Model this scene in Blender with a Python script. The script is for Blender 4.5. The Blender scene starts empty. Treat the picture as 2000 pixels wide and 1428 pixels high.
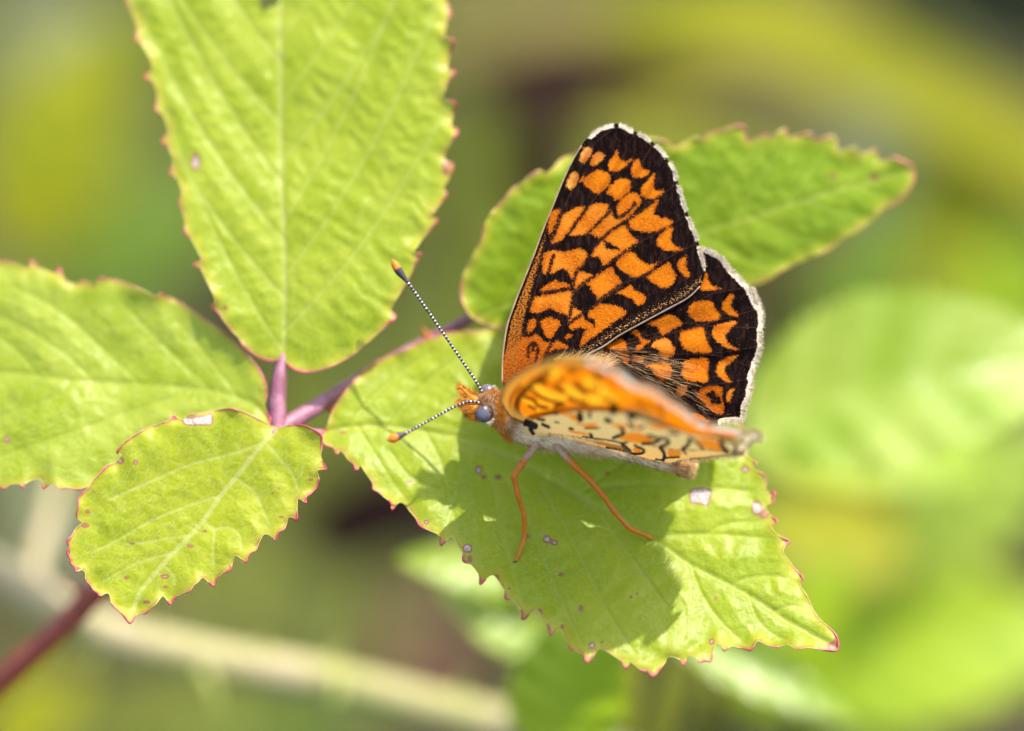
import bpy, math, random
import numpy as np
from mathutils import Vector, geometry
random.seed(7); RNG = np.random.default_rng(7)
R = math.radians
sc = bpy.context.scene

# ------------------------------------------------------------------ camera, sky, sun, exposure
W_PX, H_PX = 2000.0, 1428.0
LENS, SENSOR = 200.0, 36.0
FPX = LENS / SENSOR * W_PX              # focal length in photo pixels
D0 = 444.4                              # focus distance in mm (1 px = 0.04 mm there)
PITCH = R(40)
FWD = np.array([0.0, math.cos(PITCH), -math.sin(PITCH)])
UPV = np.array([0.0, math.sin(PITCH), math.cos(PITCH)])
RIG = np.array([1.0, 0.0, 0.0])
FOCUS = np.array([0.0, 0.0, 0.40])      # the butterfly sits 40 cm above the ground
CAM = FOCUS - FWD * D0 * 0.001

cd = bpy.data.cameras.new('camera'); cam = bpy.data.objects.new('camera', cd)
sc.collection.objects.link(cam); sc.camera = cam
cam.location = CAM; cam.rotation_euler = (R(90) - PITCH, 0, 0)
cd.lens = LENS; cd.sensor_width = SENSOR; cd.sensor_fit = 'HORIZONTAL'
cd.clip_start = 0.01; cd.clip_end = 200
cd.dof.use_dof = True; cd.dof.focus_distance = (D0 + 0.3) * 0.001; cd.dof.aperture_fstop = 6.4
cd.dof.aperture_blades = 0

SUN_CAM = np.array([0.36, 0.80, 0.43])  # towards the sun: right, up, towards the lens
sdir = SUN_CAM[0] * RIG + SUN_CAM[1] * UPV - SUN_CAM[2] * FWD
sdir = sdir / np.linalg.norm(sdir)
EL = math.asin(sdir[2]); AZ = math.atan2(sdir[0], sdir[1])

w = bpy.data.worlds.new('World'); sc.world = w; w.use_nodes = True
nt = w.node_tree; bg = nt.nodes['Background']
sky = nt.nodes.new('ShaderNodeTexSky'); sky.sky_type = 'NISHITA'; sky.sun_disc = False
sky.sun_elevation = EL; sky.sun_rotation = AZ
sky.air_density = 1.0; sky.dust_density = 2.5; sky.ozone_density = 0.6
nt.links.new(sky.outputs[0], bg.inputs[0]); bg.inputs[1].default_value = 0.15

sl = bpy.data.lights.new('sun', 'SUN'); sun = bpy.data.objects.new('sun', sl)
sc.collection.objects.link(sun)
sl.energy = 2.6; sl.angle = R(0.53); sl.color = (1.0, 0.95, 0.86)
sun.rotation_euler = Vector(sdir).to_track_quat('Z', 'Y').to_euler()
sun.location = (0, 0, 3)

sc.view_settings.view_transform = 'Standard'; sc.view_settings.look = 'None'
sc.view_settings.gamma = 1.0; sc.view_settings.use_curve_mapping = False
sc.view_settings.exposure = 1.78
sc.render.engine = 'CYCLES'
sc.cycles.use_denoising = True
sc.cycles.max_bounces = 8; sc.cycles.diffuse_bounces = 4; sc.cycles.transmission_bounces = 6
sc.cycles.sample_clamp_indirect = 4.0
sc.cycles.sample_clamp_direct = 12.0

# ------------------------------------------------------------------ helpers
def P(px, py, d):
    """photo pixel + millimetres behind the focus plane -> world metres"""
    px = np.asarray(px, float); py = np.asarray(py, float); d = np.asarray(d, float)
    z = (D0 + d) * 0.001
    x = (px - W_PX / 2) / FPX * z; y = -(py - H_PX / 2) / FPX * z
    return CAM + x[..., None] * RIG + y[..., None] * UPV + z[..., None] * FWD
def P3(q):
    q = np.asarray(q, float); return P(q[..., 0], q[..., 1], q[..., 2])
def toground(p, z=-0.01):
    return np.array([p[0], p[1], z])

def crop(x0, y0, s):
    return lambda pts: [(x0 + a / s, y0 + b / s) for a, b in pts]
C1 = crop(960, 220, 3.633); C2 = crop(960, 560, 3.633); CK = crop(980, 520, 7.14)
CL = crop(960, 680, 7.14); CM = crop(1220, 740, 7.14)

def catmull(pts, n=5, closed=False):
    p = np.asarray(pts, float)
    N = len(p)
    if closed: q = np.vstack([p[-1], p, p[0], p[1]]); segs = N
    else: q = np.vstack([2 * p[0] - p[1], p, 2 * p[-1] - p[-2]]); segs = N - 1
    out = []
    for i in range(segs):
        a, b, c, d = q[i], q[i + 1], q[i + 2], q[i + 3]
        t0 = 0.0
        t1 = t0 + max(np.linalg.norm(b - a), 1e-9) ** 0.5
        t2 = t1 + max(np.linalg.norm(c - b), 1e-9) ** 0.5
        t3 = t2 + max(np.linalg.norm(d - c), 1e-9) ** 0.5
        for k in range(n):
            t = t1 + (t2 - t1) * k / n
            A1 = (t1 - t) / (t1 - t0) * a + (t - t0) / (t1 - t0) * b
            A2 = (t2 - t) / (t2 - t1) * b + (t - t1) / (t2 - t1) * c
            A3 = (t3 - t) / (t3 - t2) * c + (t - t2) / (t3 - t2) * d
            B1 = (t2 - t) / (t2 - t0) * A1 + (t - t0) / (t2 - t0) * A2
            B2 = (t3 - t) / (t3 - t1) * A2 + (t - t1) / (t3 - t1) * A3
            out.append((t2 - t) / (t2 - t1) * B1 + (t - t1) / (t2 - t1) * B2)
    if not closed: out.append(p[-1])
    return np.array(out)

def resample(p, step, closed=True):
    p = np.asarray(p, float)
    if closed: p = np.vstack([p, p[0]])
    L = np.r_[0, np.cumsum(np.linalg.norm(np.diff(p, axis=0), axis=1))]
    n = max(3, int(L[-1] / step))
    t = np.linspace(0, L[-1], n + 1)
    q = np.stack([np.interp(t, L, p[:, k]) for k in range(p.shape[1])], 1)
    return q[:-1] if closed else q

def inside(pts, poly):
    x, y = pts[:, 0], pts[:, 1]; c = np.zeros(len(pts), bool)
    a = np.asarray(poly); b = np.roll(a, -1, 0)
    for (x1, y1), (x2, y2) in zip(a, b):
        if y1 == y2: continue
        m = (y1 > y) != (y2 > y)
        c ^= m & (x < (x2 - x1) * (y - y1) / (y2 - y1) + x1)
    return c

def dist_line(pts, line, closed=False, arc=False):
    a = np.asarray(line, float)
    if closed: a = np.vstack([a, a[0]])
    best = np.full(len(pts), 1e9); s = np.zeros(len(pts)); acc = 0.0
    for i in range(len(a) - 1):
        v = a[i + 1] - a[i]; l2 = v @ v
        if l2 < 1e-12: continue
        t = np.clip(((pts - a[i]) @ v) / l2, 0, 1)
        d = np.hypot(pts[:, 0] - a[i, 0] - t * v[0], pts[:, 1] - a[i, 1] - t * v[1])
        if arc:
            m = d < best; s[m] = (acc + t * math.sqrt(l2))[m]
        best = np.minimum(best, d); acc += math.sqrt(l2)
    return (best, s) if arc else best

def sdf(pts, poly):
    """signed distance in px, positive inside"""
    d = dist_line(pts, poly, True)
    return np.where(inside(pts, poly), d, -d)

def vnoise(x, y, seed=0):
    """cheap smooth value noise in -1..1"""
    xi = np.floor(x).astype(int); yi = np.floor(y).astype(int)
    fx = x - xi; fy = y - yi; fx = fx * fx * (3 - 2 * fx); fy = fy * fy * (3 - 2 * fy)
    def h(i, j):
        n = (i * 374761393 + j * 668265263 + seed * 1442695) & 0x7fffffff
        n = ((n ^ (n >> 13)) * 1274126177) & 0x7fffffff
        return ((n ^ (n >> 16)) & 0xffff) / 32767.5 - 1
    return (h(xi, yi) * (1 - fx) + h(xi + 1, yi) * fx) * (1 - fy) + (h(xi, yi + 1) * (1 - fx) + h(xi + 1, yi + 1) * fx) * fy

def link(name, me, mat, parent=None):
    o = bpy.data.objects.new(name, me); sc.collection.objects.link(o)
    if mat: me.materials.append(mat)
    if parent:
        o.parent = parent; o.matrix_parent_inverse = Matrix_inv(parent)
    return o
def Matrix_inv(p):
    from mathutils import Matrix
    return Matrix.Translation(-p.location) if p.type == 'EMPTY' else Matrix.Identity(4)
def obj(name, V, F, mat, parent=None, smooth=True):
    me = bpy.data.meshes.new(name)
    V = np.asarray(V, float)
    me.from_pydata(V.tolist(), [], [tuple(map(int, f)) for f in F]); me.update()
    if smooth: me.polygons.foreach_set('use_smooth', np.ones(len(me.polygons), bool))
    return link(name, me, mat, parent)
def thing(name, label, cat, loc, group=None):
    o = bpy.data.objects.new(name, None); sc.collection.objects.link(o)
    o.location = Vector(loc); o.empty_display_size = 0.005
    o['label'] = label; o['category'] = cat
    if group: o['group'] = group
    return o
def fattr(o, name, arr):
    a = o.data.attributes.new(name, 'FLOAT', 'POINT'); a.data.foreach_set('value', np.asarray(arr, np.float32))
def vattr(o, name, arr):
    a = o.data.attributes.new(name, 'FLOAT_VECTOR', 'POINT'); a.data.foreach_set('vector', np.asarray(arr, np.float32).ravel())

def tube_mesh(pts, rad, n=10, cap=True, flat=None):
    p = np.asarray(pts, float); m = len(p)
    rad = np.broadcast_to(np.asarray(rad, float), (m,))
    T = np.gradient(p, axis=0); T /= np.linalg.norm(T, axis=1)[:, None] + 1e-15
    ref = np.array([0.3, 0.2, 0.9]); u = np.cross(T[0], ref); u /= np.linalg.norm(u)
    V = []; F = []
    for i in range(m):
        u = u - T[i] * (u @ T[i]); u /= np.linalg.norm(u); v = np.cross(T[i], u)
        for k in range(n):
            a = 2 * math.pi * k / n
            V.append(p[i] + rad[i] * (math.cos(a) * u + math.sin(a) * v))
    for i in range(m - 1):
        for k in range(n):
            F.append((i * n + k, i * n + (k + 1) % n, (i + 1) * n + (k + 1) % n, (i + 1) * n + k))
    if cap:
        V += [p[0], p[-1]]; a, b = m * n, m * n + 1
        for k in range(n):
            F.append((a, (k + 1) % n, k)); F.append((b, (m - 1) * n + k, (m - 1) * n + (k + 1) % n))
    return np.array(V), F
def tube(name, pts, rad, mat, parent=None, n=10, tattr=False):
    V, F = tube_mesh(pts, rad, n)
    o = obj(name, V, F, mat, parent)
    if tattr:
        m = len(pts); L = np.r_[0, np.cumsum(np.linalg.norm(np.diff(np.asarray(pts), axis=0), axis=1))] * 1000
        fattr(o, 'along', np.r_[np.repeat(L, n), L[0], L[-1]])
    return o

def hairs_mesh(roots, tips, r, bend=0.15, seed=1):
    """tapered three-sided strands, each bent at its middle (world coordinates)"""
    g = np.random.default_rng(seed)
    n = len(roots); d = tips - roots; L = np.linalg.norm(d, axis=1)[:, None] + 1e-12
    rv = g.normal(size=(n, 3)); u = np.cross(d, rv); u /= np.linalg.norm(u, axis=1)[:, None] + 1e-12
    v = np.cross(d / L, u)
    mid = roots + 0.5 * d + u * L * bend * g.uniform(-1, 1, (n, 1))
    V = np.zeros((n, 7, 3)); r = np.broadcast_to(np.asarray(r, float).reshape(-1, 1), (n, 1))
    for k in range(3):
        a = 2 * math.pi * k / 3; off = math.cos(a) * u + math.sin(a) * v
        V[:, k] = roots + off * r; V[:, 3 + k] = mid + off * r * 0.75
    V[:, 6] = tips
    F = []
    for i in range(n):
        b = 7 * i
        for k in range(3):
            k2 = (k + 1) % 3
            F.append((b + k, b + k2, b + 3 + k2, b + 3 + k)); F.append((b + 3 + k, b + 3 + k2, b + 6))
    return V.reshape(-1, 3), F

# ------------------------------------------------------------------ material tools
def lin(r, g, b):
    f = lambda c: c / 12.92 if c <= 0.04045 else ((c + 0.055) / 1.055) ** 2.4
    return (f(r / 255), f(g / 255), f(b / 255), 1)
class NT:
    def __init__(s, name):
        s.m = bpy.data.materials.new(name); s.m.use_nodes = True; s.t = s.m.node_tree
        s.t.nodes.clear(); s.out = s.t.nodes.new('ShaderNodeOutputMaterial')
    def n(s, typ, **kw):
        x = s.t.nodes.new(typ)
        for k, v in kw.items(): setattr(x, k, v)
        return x
    def l(s, a, b): s.t.links.new(a, b)
    def put(s, sock, v):
        if isinstance(v, bpy.types.NodeSocket): s.l(v, sock)
        else:
            if hasattr(sock.default_value, '__len__') and not hasattr(v, '__len__'): v = (v,) * len(sock.default_value)
            if hasattr(v, '__len__') and len(v) == 3 and len(sock.default_value) == 4: v = (*v, 1)
            sock.default_value = v
    def attr(s, name, vec=False):
        x = s.n('ShaderNodeAttribute', attribute_name=name); return x.outputs['Vector' if vec else 'Fac']
    def math(s, op, a, b=0.0, clamp=False):
        x = s.n('ShaderNodeMath', operation=op, use_clamp=clamp); s.put(x.inputs[0], a); s.put(x.inputs[1], b); return x.outputs[0]
    def step(s, v, lo, hi, a=0.0, b=1.0):
        x = s.n('ShaderNodeMapRange', interpolation_type='SMOOTHSTEP'); s.put(x.inputs[0], v)
        s.put(x.inputs[1], lo); s.put(x.inputs[2], hi); s.put(x.inputs[3], a); s.put(x.inputs[4], b); return x.outputs[0]
    def mix(s, f, a, b):
        x = s.n('ShaderNodeMix', data_type='RGBA'); s.put(x.inputs[0], f); s.put(x.inputs[6], a); s.put(x.inputs[7], b); return x.outputs[2]
    def noise(s, vec, scale, detail=3, rough=0.55, dist=0.0):
        x = s.n('ShaderNodeTexNoise'); s.put(x.inputs['Vector'], vec); x.inputs['Scale'].default_value = scale
        x.inputs['Detail'].default_value = detail; x.inputs['Roughness'].default_value = rough; x.inputs['Distortion'].default_value = dist
        return x.outputs[0]
    def vor(s, vec, scale, feature='F1'):
        x = s.n('ShaderNodeTexVoronoi', feature=feature); s.put(x.inputs['Vector'], vec); x.inputs['Scale'].default_value = scale
        return x.outputs[0]
    def mapping(s, vec, scale=(1, 1, 1), rot=(0, 0, 0)):
        x = s.n('ShaderNodeMapping'); s.put(x.inputs[0], vec); x.inputs['Scale'].default_value = scale; x.inputs['Rotation'].default_value = rot
        return x.outputs[0]
    def obj_mm(s):
        x = s.n('ShaderNodeTexCoord'); return s.mapping(x.outputs['Object'], (1000, 1000, 1000))
    def bump(s, h, strength, dist):
        x = s.n('ShaderNodeBump'); x.inputs['Strength'].default_value = strength; x.inputs['Distance'].default_value = dist
        s.put(x.inputs['Height'], h); return x.outputs[0]
    def surf(s, col, rough=0.5, spec=0.4, normal=None, trans=0.0, tcol=None, sheen=0.0, coat=0.0):
        p = s.n('ShaderNodeBsdfPrincipled'); s.put(p.inputs['Base Color'], col); s.put(p.inputs['Roughness'], rough)
        s.put(p.inputs['Specular IOR Level'], spec)
        if sheen: p.inputs['Sheen Weight'].default_value = sheen
        if normal is not None: s.l(normal, p.inputs['Normal'])
        sh = p.outputs[0]
        if trans:
            t = s.n('ShaderNodeBsdfTranslucent'); s.put(t.inputs[0], tcol if tcol is not None else col)
            if normal is not None: s.l(normal, t.inputs['Normal'])
            m = s.n('ShaderNodeMixShader'); s.put(m.inputs[0], trans); s.l(sh, m.inputs[1]); s.l(t.outputs[0], m.inputs[2]); sh = m.outputs[0]
        s.l(sh, s.out.inputs[0]); return s.m
def simple(name, col, rough=0.6, spec=0.3, var=0.25, scale=1.5, trans=0.0, bump=0.0, col2=None, sheen=0.0):
    k = NT(name); v = k.obj_mm(); f = k.noise(v, scale, 4)
    c2 = col2 if col2 else tuple(c * (1 - var) for c in col[:3])
    c = k.mix(k.step(f, 0.35, 0.65), c2, col)
    nr = k.bump(k.noise(v, scale * 6, 3), bump, 0.0002) if bump else None
    return k.surf(c, rough, spec, nr, trans, None, sheen)

# ------------------------------------------------------------------ ground
k = NT('soil'); v = k.obj_mm()
c = k.mix(k.step(k.noise(v, 0.02, 4), 0.42, 0.6), (0.020, 0.012, 0.010), (0.062, 0.040, 0.026))
c = k.mix(k.step(k.noise(v, 0.008, 3), 0.50, 0.68), c, (0.050, 0.062, 0.016))
soil = k.surf(c, 0.9, 0.1, k.bump(k.noise(v, 0.15, 5), 0.6, 0.01))
gx = np.r_[np.linspace(-40, -1.6, 16), np.linspace(-1.4, 1.4, 60), np.linspace(1.6, 40, 16)]
gy = np.r_[np.linspace(-40, -1.2, 16), np.linspace(-1.0, 2.4, 70), np.linspace(2.6, 60, 18)]
GX, GY = np.meshgrid(gx, gy); near = np.exp(-(GX ** 2 + (GY - .6) ** 2) / 6)
GZ = (0.012 * vnoise(GX * 9, GY * 9, 3) + 0.03 * vnoise(GX * 2.3, GY * 2.3, 5)) * near - 0.02
nx = len(gx)
F = [(j * nx + i, j * nx + i + 1, (j + 1) * nx + i + 1, (j + 1) * nx + i) for j in range(len(gy) - 1) for i in range(nx - 1)]
g = obj('ground', np.stack([GX, GY, GZ], -1).reshape(-1, 3), F, soil); g['kind'] = 'structure'

# ------------------------------------------------------------------ leaf materials
def leaf_mat(name, c_lo, c_hi, c_vein, vein_amt=0.6, rough=0.42, trans=0.40, tcol=(0.35, 0.43, 0.010), hairdir=0.5, spec=0.24):
    k = NT(name); uv = k.attr('uvmm', True)
    dv = k.attr('dv'); dm = k.attr('dm'); ed = k.attr('edge'); sp = k.attr('spot'); pl = k.attr('pale')
    big = k.noise(uv, 0.16, 4); fine = k.noise(uv, 2.6, 4, 0.65)
    c = k.mix(k.step(big, 0.34, 0.68), c_lo, c_hi)
    c = k.mix(k.math('MULTIPLY', k.step(fine, 0.40, 0.72), 0.30), c, tuple(x * 1.30 for x in c_hi))
    # net of the smallest veins
    cells = k.vor(k.mapping(uv, (1.25, 1.6, 1), (0, 0, 0.7)), 1.0, 'DISTANCE_TO_EDGE')
    c = k.mix(k.step(cells, 0.0, 0.08, 0.17, 0.0), c, c_vein)
    c = k.mix(k.math('MULTIPLY', k.step(dv, 0.05, 0.16, 1, 0), vein_amt * 0.75), c, c_vein)
    c = k.mix(k.math('MULTIPLY', k.step(dm, 0.10, 0.27, 1, 0), vein_amt), c, c_vein)
    # yellowed then reddened rim
    en = k.math('ADD', ed, k.math('MULTIPLY', k.math('SUBTRACT', k.noise(uv, 0.7, 3), 0.5), 0.9))
    c = k.mix(k.step(en, 0.15, 0.9, 0.55, 0), c, (0.40, 0.36, 0.03))
    c = k.mix(k.step(en, -0.10, 0.20, 0.75, 0), c, (0.36, 0.10, 0.06))
    # tiny rusty flecks
    fl = k.noise(uv, 1.15, 2, 0.4)
    c = k.mix(k.step(fl, 0.745, 0.785, 0, 0.55), c, (0.20, 0.06, 0.03))
    # traced blemishes: dark red border, pale dried middle
    spn = k.math('ADD', sp, k.math('MULTIPLY', k.math('SUBTRACT', fine, 0.5), 0.16))
    c = k.mix(k.step(spn, -0.05, 0.04, 0, 0.85), c, (0.21, 0.050, 0.042))
    dry = k.mix(k.step(k.noise(uv, 5.0, 3), 0.4, 0.6), (0.26, 0.20, 0.17), (0.42, 0.36, 0.33))
    c = k.mix(k.math('MULTIPLY', k.step(spn, 0.09, 0.16), pl), c, dry)
    # short lying hairs give the blade its fine streaks
    hv = k.mapping(uv, (7.5, 1.2, 1), (0, 0, hairdir))
    streak = k.noise(hv, 1.0, 3, 0.6)
    c = k.mix(k.step(streak, 0.60, 0.78, 0, 0.28), c, tuple(min(1, x * 1.7 + 0.06) for x in c_hi))
    h = k.math('ADD', k.math('MULTIPLY', fine, 0.6), k.math('MULTIPLY', streak, 0.5))
    h = k.math('ADD', h, k.math('MULTIPLY', k.step(cells, 0.0, 0.30), 0.5))
    nr = k.bump(h, 0.26, 0.00010)
    green = k.step(spn, -0.05, 0.05, 1, 0.45)
    tc = k.mix(0.35, c, tcol)
    return k.surf(c, k.step(streak, 0.3, 0.75, rough + 0.08, rough - 0.1), spec, nr, k.math('MULTIPLY', green, trans), tc)

M_leafA = leaf_mat('leaf_blade_bright', (0.216, 0.282, 0.008), (0.278, 0.332, 0.015), (0.42, 0.44, 0.10), 0.25, hairdir=0.2)
M_leafB = leaf_mat('leaf_blade_terminal', (0.222, 0.282, 0.007), (0.290, 0.340, 0.022), (0.42, 0.42, 0.14), 0.42, 0.40, hairdir=0.45)
M_leafC = leaf_mat('leaf_blade_side', (0.220, 0.282, 0.010), (0.296, 0.345, 0.036), (0.36, 0.40, 0.08), 0.18, 0.38, hairdir=0.1)
M_leafD = leaf_mat('leaf_blade_small', (0.254, 0.298, 0.006), (0.300, 0.335, 0.009), (0.44, 0.45, 0.14), 0.55, 0.45, hairdir=1.2)
M_leafE = leaf_mat('leaf_blade_back', (0.132, 0.212, 0.004), (0.178, 0.255, 0.007), (0.30, 0.34, 0.05), 0.45, 0.5, 0.30, hairdir=0.8)  # darker green: the shade of turning from the sun is in this colour
k = NT('leaf_rim'); v = k.obj_mm(); f = k.noise(v, 0.55, 4)
tt_ = k.math('ADD', k.attr('tooth'), k.math('MULTIPLY', k.math('SUBTRACT', f, 0.5), 5.0))
c = k.mix(k.step(tt_, -1.6, 0.2), (0.36, 0.36, 0.06), (0.46, 0.20, 0.09))
c = k.mix(k.step(tt_, 0.2, 2.2), c, (0.42, 0.105, 0.10))
c = k.mix(k.step(tt_, 2.2, 4.6), c, (0.32, 0.030, 0.050))
M_rim = k.surf(c, 0.4, 0.5)
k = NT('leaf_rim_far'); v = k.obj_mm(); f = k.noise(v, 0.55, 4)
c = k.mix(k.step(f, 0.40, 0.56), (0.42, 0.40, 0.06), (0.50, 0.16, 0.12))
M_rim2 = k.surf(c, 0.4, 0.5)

M_leafhair = simple('leaf_hair', (0.62, 0.64, 0.42), 0.4, 0.5, 0.2, 1.0, trans=0.4)
# ------------------------------------------------------------------ leaflets traced in the photo, set at their own depth
def auto_laterals(mid, outline, ts, ang, bend=0.012, step=10.0):
    mid = resample(catmull(mid, 8), 4.0, False); n = len(mid); outs = []
    T = np.gradient(mid, axis=0); T /= np.linalg.norm(T, axis=1)[:, None]
    for i, t in enumerate(ts):
        for sgn in (-1, 1):
            j = min(n - 2, int((t + 0.018 * sgn) * n)); p = mid[j].copy(); th = math.atan2(T[j, 1], T[j, 0])
            a = R(ang) * sgn * (1 + 0.12 * math.sin(i * 2.1 + sgn)); line = [p.copy()]
            for q in range(90):
                p = p + step * np.array([math.cos(th + a), math.sin(th + a)]); a *= (1 - bend)
                if not inside(p[None], outline)[0]: break
                line.append(p.copy())
            if len(line) > 3: outs.append(np.array(line))
    return outs

class Leaflet:
    def __init__(s, outline, mid, lats, plane, q=0.45, groove=0.14, rip=0.10, per=1.5, fold=0.08, low=0.25, curl=0.5, seed=1):
        s.out = resample(catmull(outline, 4, True), 3.4); s.mid = catmull(mid, 6); s.lats = [catmull(l, 3) if len(l) < 7 else np.asarray(l) for l in lats]
        s.plane, s.q, s.g, s.rip, s.per, s.fold, s.low, s.curl, s.seed = plane, q, groove, rip, per, fold, low, curl, seed
    def fields(s, p):
        dm = dist_line(p, s.mid) * 0.04
        dv = np.full(len(p), 99.0); ar = np.zeros(len(p))
        for i, l in enumerate(s.lats):
            d, a = dist_line(p, l, arc=True); d *= 0.04; m = d < dv
            dv[m] = d[m]; ar[m] = a[m] * 0.04 + i * 0.37
        e = dist_line(p, s.out, True) * 0.04
        return dm, dv, ar, e
    def depth(s, p, fl=None):
        p = np.asarray(p, float).reshape(-1, 2)
        dm, dv, ar, e = fl if fl else s.fields(p)
        x, y = p[:, 0], p[:, 1]
        d = s.plane(x, y)
        rise = 1 - np.exp(-(dv / 1.35) ** 2)
        d = d - s.q * rise * (1 - np.exp(-(dm / 1.0) ** 2))
        d = d + s.g * np.exp(-(dv / 0.17) ** 2) * np.clip(e / 2.0, 0, 1) + 1.4 * s.g * np.exp(-(dm / 0.26) ** 2)
        wob = 1.2 * vnoise(x / 40, y / 40, s.seed)
        d = d - s.rip * np.sin(2 * np.pi * (ar / s.per) + wob * 2) * (1 - np.exp(-(dv / 0.55) ** 2)) * np.clip(dm / 0.8, 0, 1)
        d = d - 0.022 * vnoise(x / 11, y / 11, s.seed + 4) - 0.075 * vnoise(x / 27, y / 27, s.seed + 7)
        d = d - s.fold * dm + s.low * vnoise(x / 140 + 3.3, y / 140, s.seed + 9)
        d = d + s.curl * vnoise(x / 38, y / 38, s.seed + 2) * np.exp(-e / 1.1)
        return d
    def build(s, parent, mat, rim_mat, spacing, spots=(), holes=(), rim=0.054, label=None, hairs=0):
        lo = s.out.min(0); hi = s.out.max(0); h = spacing * 0.866
        ys = np.arange(lo[1], hi[1], h); pts = []
        for j, y in enumerate(ys):
            xs = np.arange(lo[0] + (j % 2) * spacing / 2, hi[0], spacing); pts.append(np.stack([xs, np.full(len(xs), y)], 1))
        pts = np.vstack(pts); pts = pts + RNG.uniform(-.12, .12, pts.shape) * spacing
        keep = inside(pts, s.out); pts = pts[keep]
        keep = dist_line(pts, s.out, True) > spacing * 0.45; pts = pts[keep]
        rings = [s.out] + [resample(h_, 4) for h_ in holes]
        for h_ in rings[1:]: pts = pts[(~inside(pts, h_)) & (dist_line(pts, h_, True) > spacing * .4)]
        allp = np.vstack(rings + [pts]); edges = []; b = 0
        for r_ in rings:
            m = len(r_); edges += [(b + i, b + (i + 1) % m) for i in range(m)]; b += m
        vo, eo, fo, *_ = geometry.delaunay_2d_cdt([Vector(p) for p in allp.tolist()], edges, [], 0, 1e-5)
        vp = np.array([tuple(x) for x in vo]); fo = np.array([f for f in fo if len(f) == 3])
        cen = vp[fo].mean(1); ok = inside(cen, s.out)
        for h_ in rings[1:]: ok &= ~inside(cen, h_)
        fo = fo[ok][:, ::-1]
        fl = s.fields(vp); dep = s.depth(vp, fl)
        o = obj('leaflet', P(vp[:, 0], vp[:, 1], dep), fo, mat, parent)
        fattr(o, 'dm', fl[0]); fattr(o, 'dv', fl[1]); fattr(o, 'edge', fl[3])
        sp = np.full(len(vp), -9.0); pale = np.zeros(len(vp))
        for item in spots:
            if len(item) == 5:
                cx, cy, rx, ry, pk = item
                q = (1 - np.hypot((vp[:, 0] - cx) / rx, (vp[:, 1] - cy) / ry)) * min(rx, ry) * 0.04
            else: q = sdf(vp, catmull(item[0], 3, True)) * 0.04; pk = item[1]
            m = q > sp; sp[m] = q[m]; pale[m] = pk
        fattr(o, 'spot', sp); fattr(o, 'pale', pale)
        vattr(o, 'uvmm', np.stack([vp[:, 0] * 0.04, -vp[:, 1] * 0.04, np.zeros(len(vp))], 1))
        if label: o['label'] = label
        # raised rim, a thin bead all along the toothed edge
        q = s.out; dd = s.depth(q); ring = P(q[:, 0], q[:, 1], dd); ring = np.vstack([ring, ring[:1]])
        rr = rim * 0.001 * (1 + 0.45 * vnoise(q[:, 0] / 9, q[:, 1] / 9, s.seed)); rr = np.r_[rr, rr[0]]
        w9 = 13; ext = np.vstack([q[-w9:], q, q[:w9]]); ker = np.ones(2 * w9 + 1) / (2 * w9 + 1)
        sm = np.stack([np.convolve(ext[:, k_], ker, 'valid') for k_ in (0, 1)], 1); tooth = np.hypot(*(q - sm).T) * np.where(inside(q, sm), -1, 1)
        rr = rr * np.r_[np.clip(0.8 + 0.11 * tooth, 0.55, 1.6), np.clip(0.8 + 0.11 * tooth[:1], 0.55, 1.6)]
        ro = tube('margin', ring, rr, rim_mat, o, 6); fattr(ro, 'tooth', np.r_[np.repeat(np.r_[tooth, tooth[0]], 6), tooth[0], tooth[0]])
        # fine lying hairs on the blade
        if hairs:
            g = np.random.default_rng(s.seed + 70); hp = np.stack([g.uniform(lo[0], hi[0], hairs * 2), g.uniform(lo[1], hi[1], hairs * 2)], 1)
            hp = hp[inside(hp, s.out)][:hairs]; hd = s.depth(hp); a_ = math.atan2(s.mid[-1, 1] - s.mid[0, 1], s.mid[-1, 0] - s.mid[0, 0]) + g.normal(0, .18, len(hp)); l_ = g.uniform(6, 15, len(hp))
            tp = hp + np.stack([np.cos(a_), np.sin(a_)], 1) * l_[:, None]; V_, F_ = hairs_mesh(P(hp[:, 0], hp[:, 1], hd), P(tp[:, 0], tp[:, 1], hd - l_ * 0.014), np.full(len(hp), 0.0055e-3), 0.04, s.seed)
            ho = obj('leaf_hair', V_, F_, M_leafhair, o, False); ho['kind'] = 'stuff'
        return o

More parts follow.
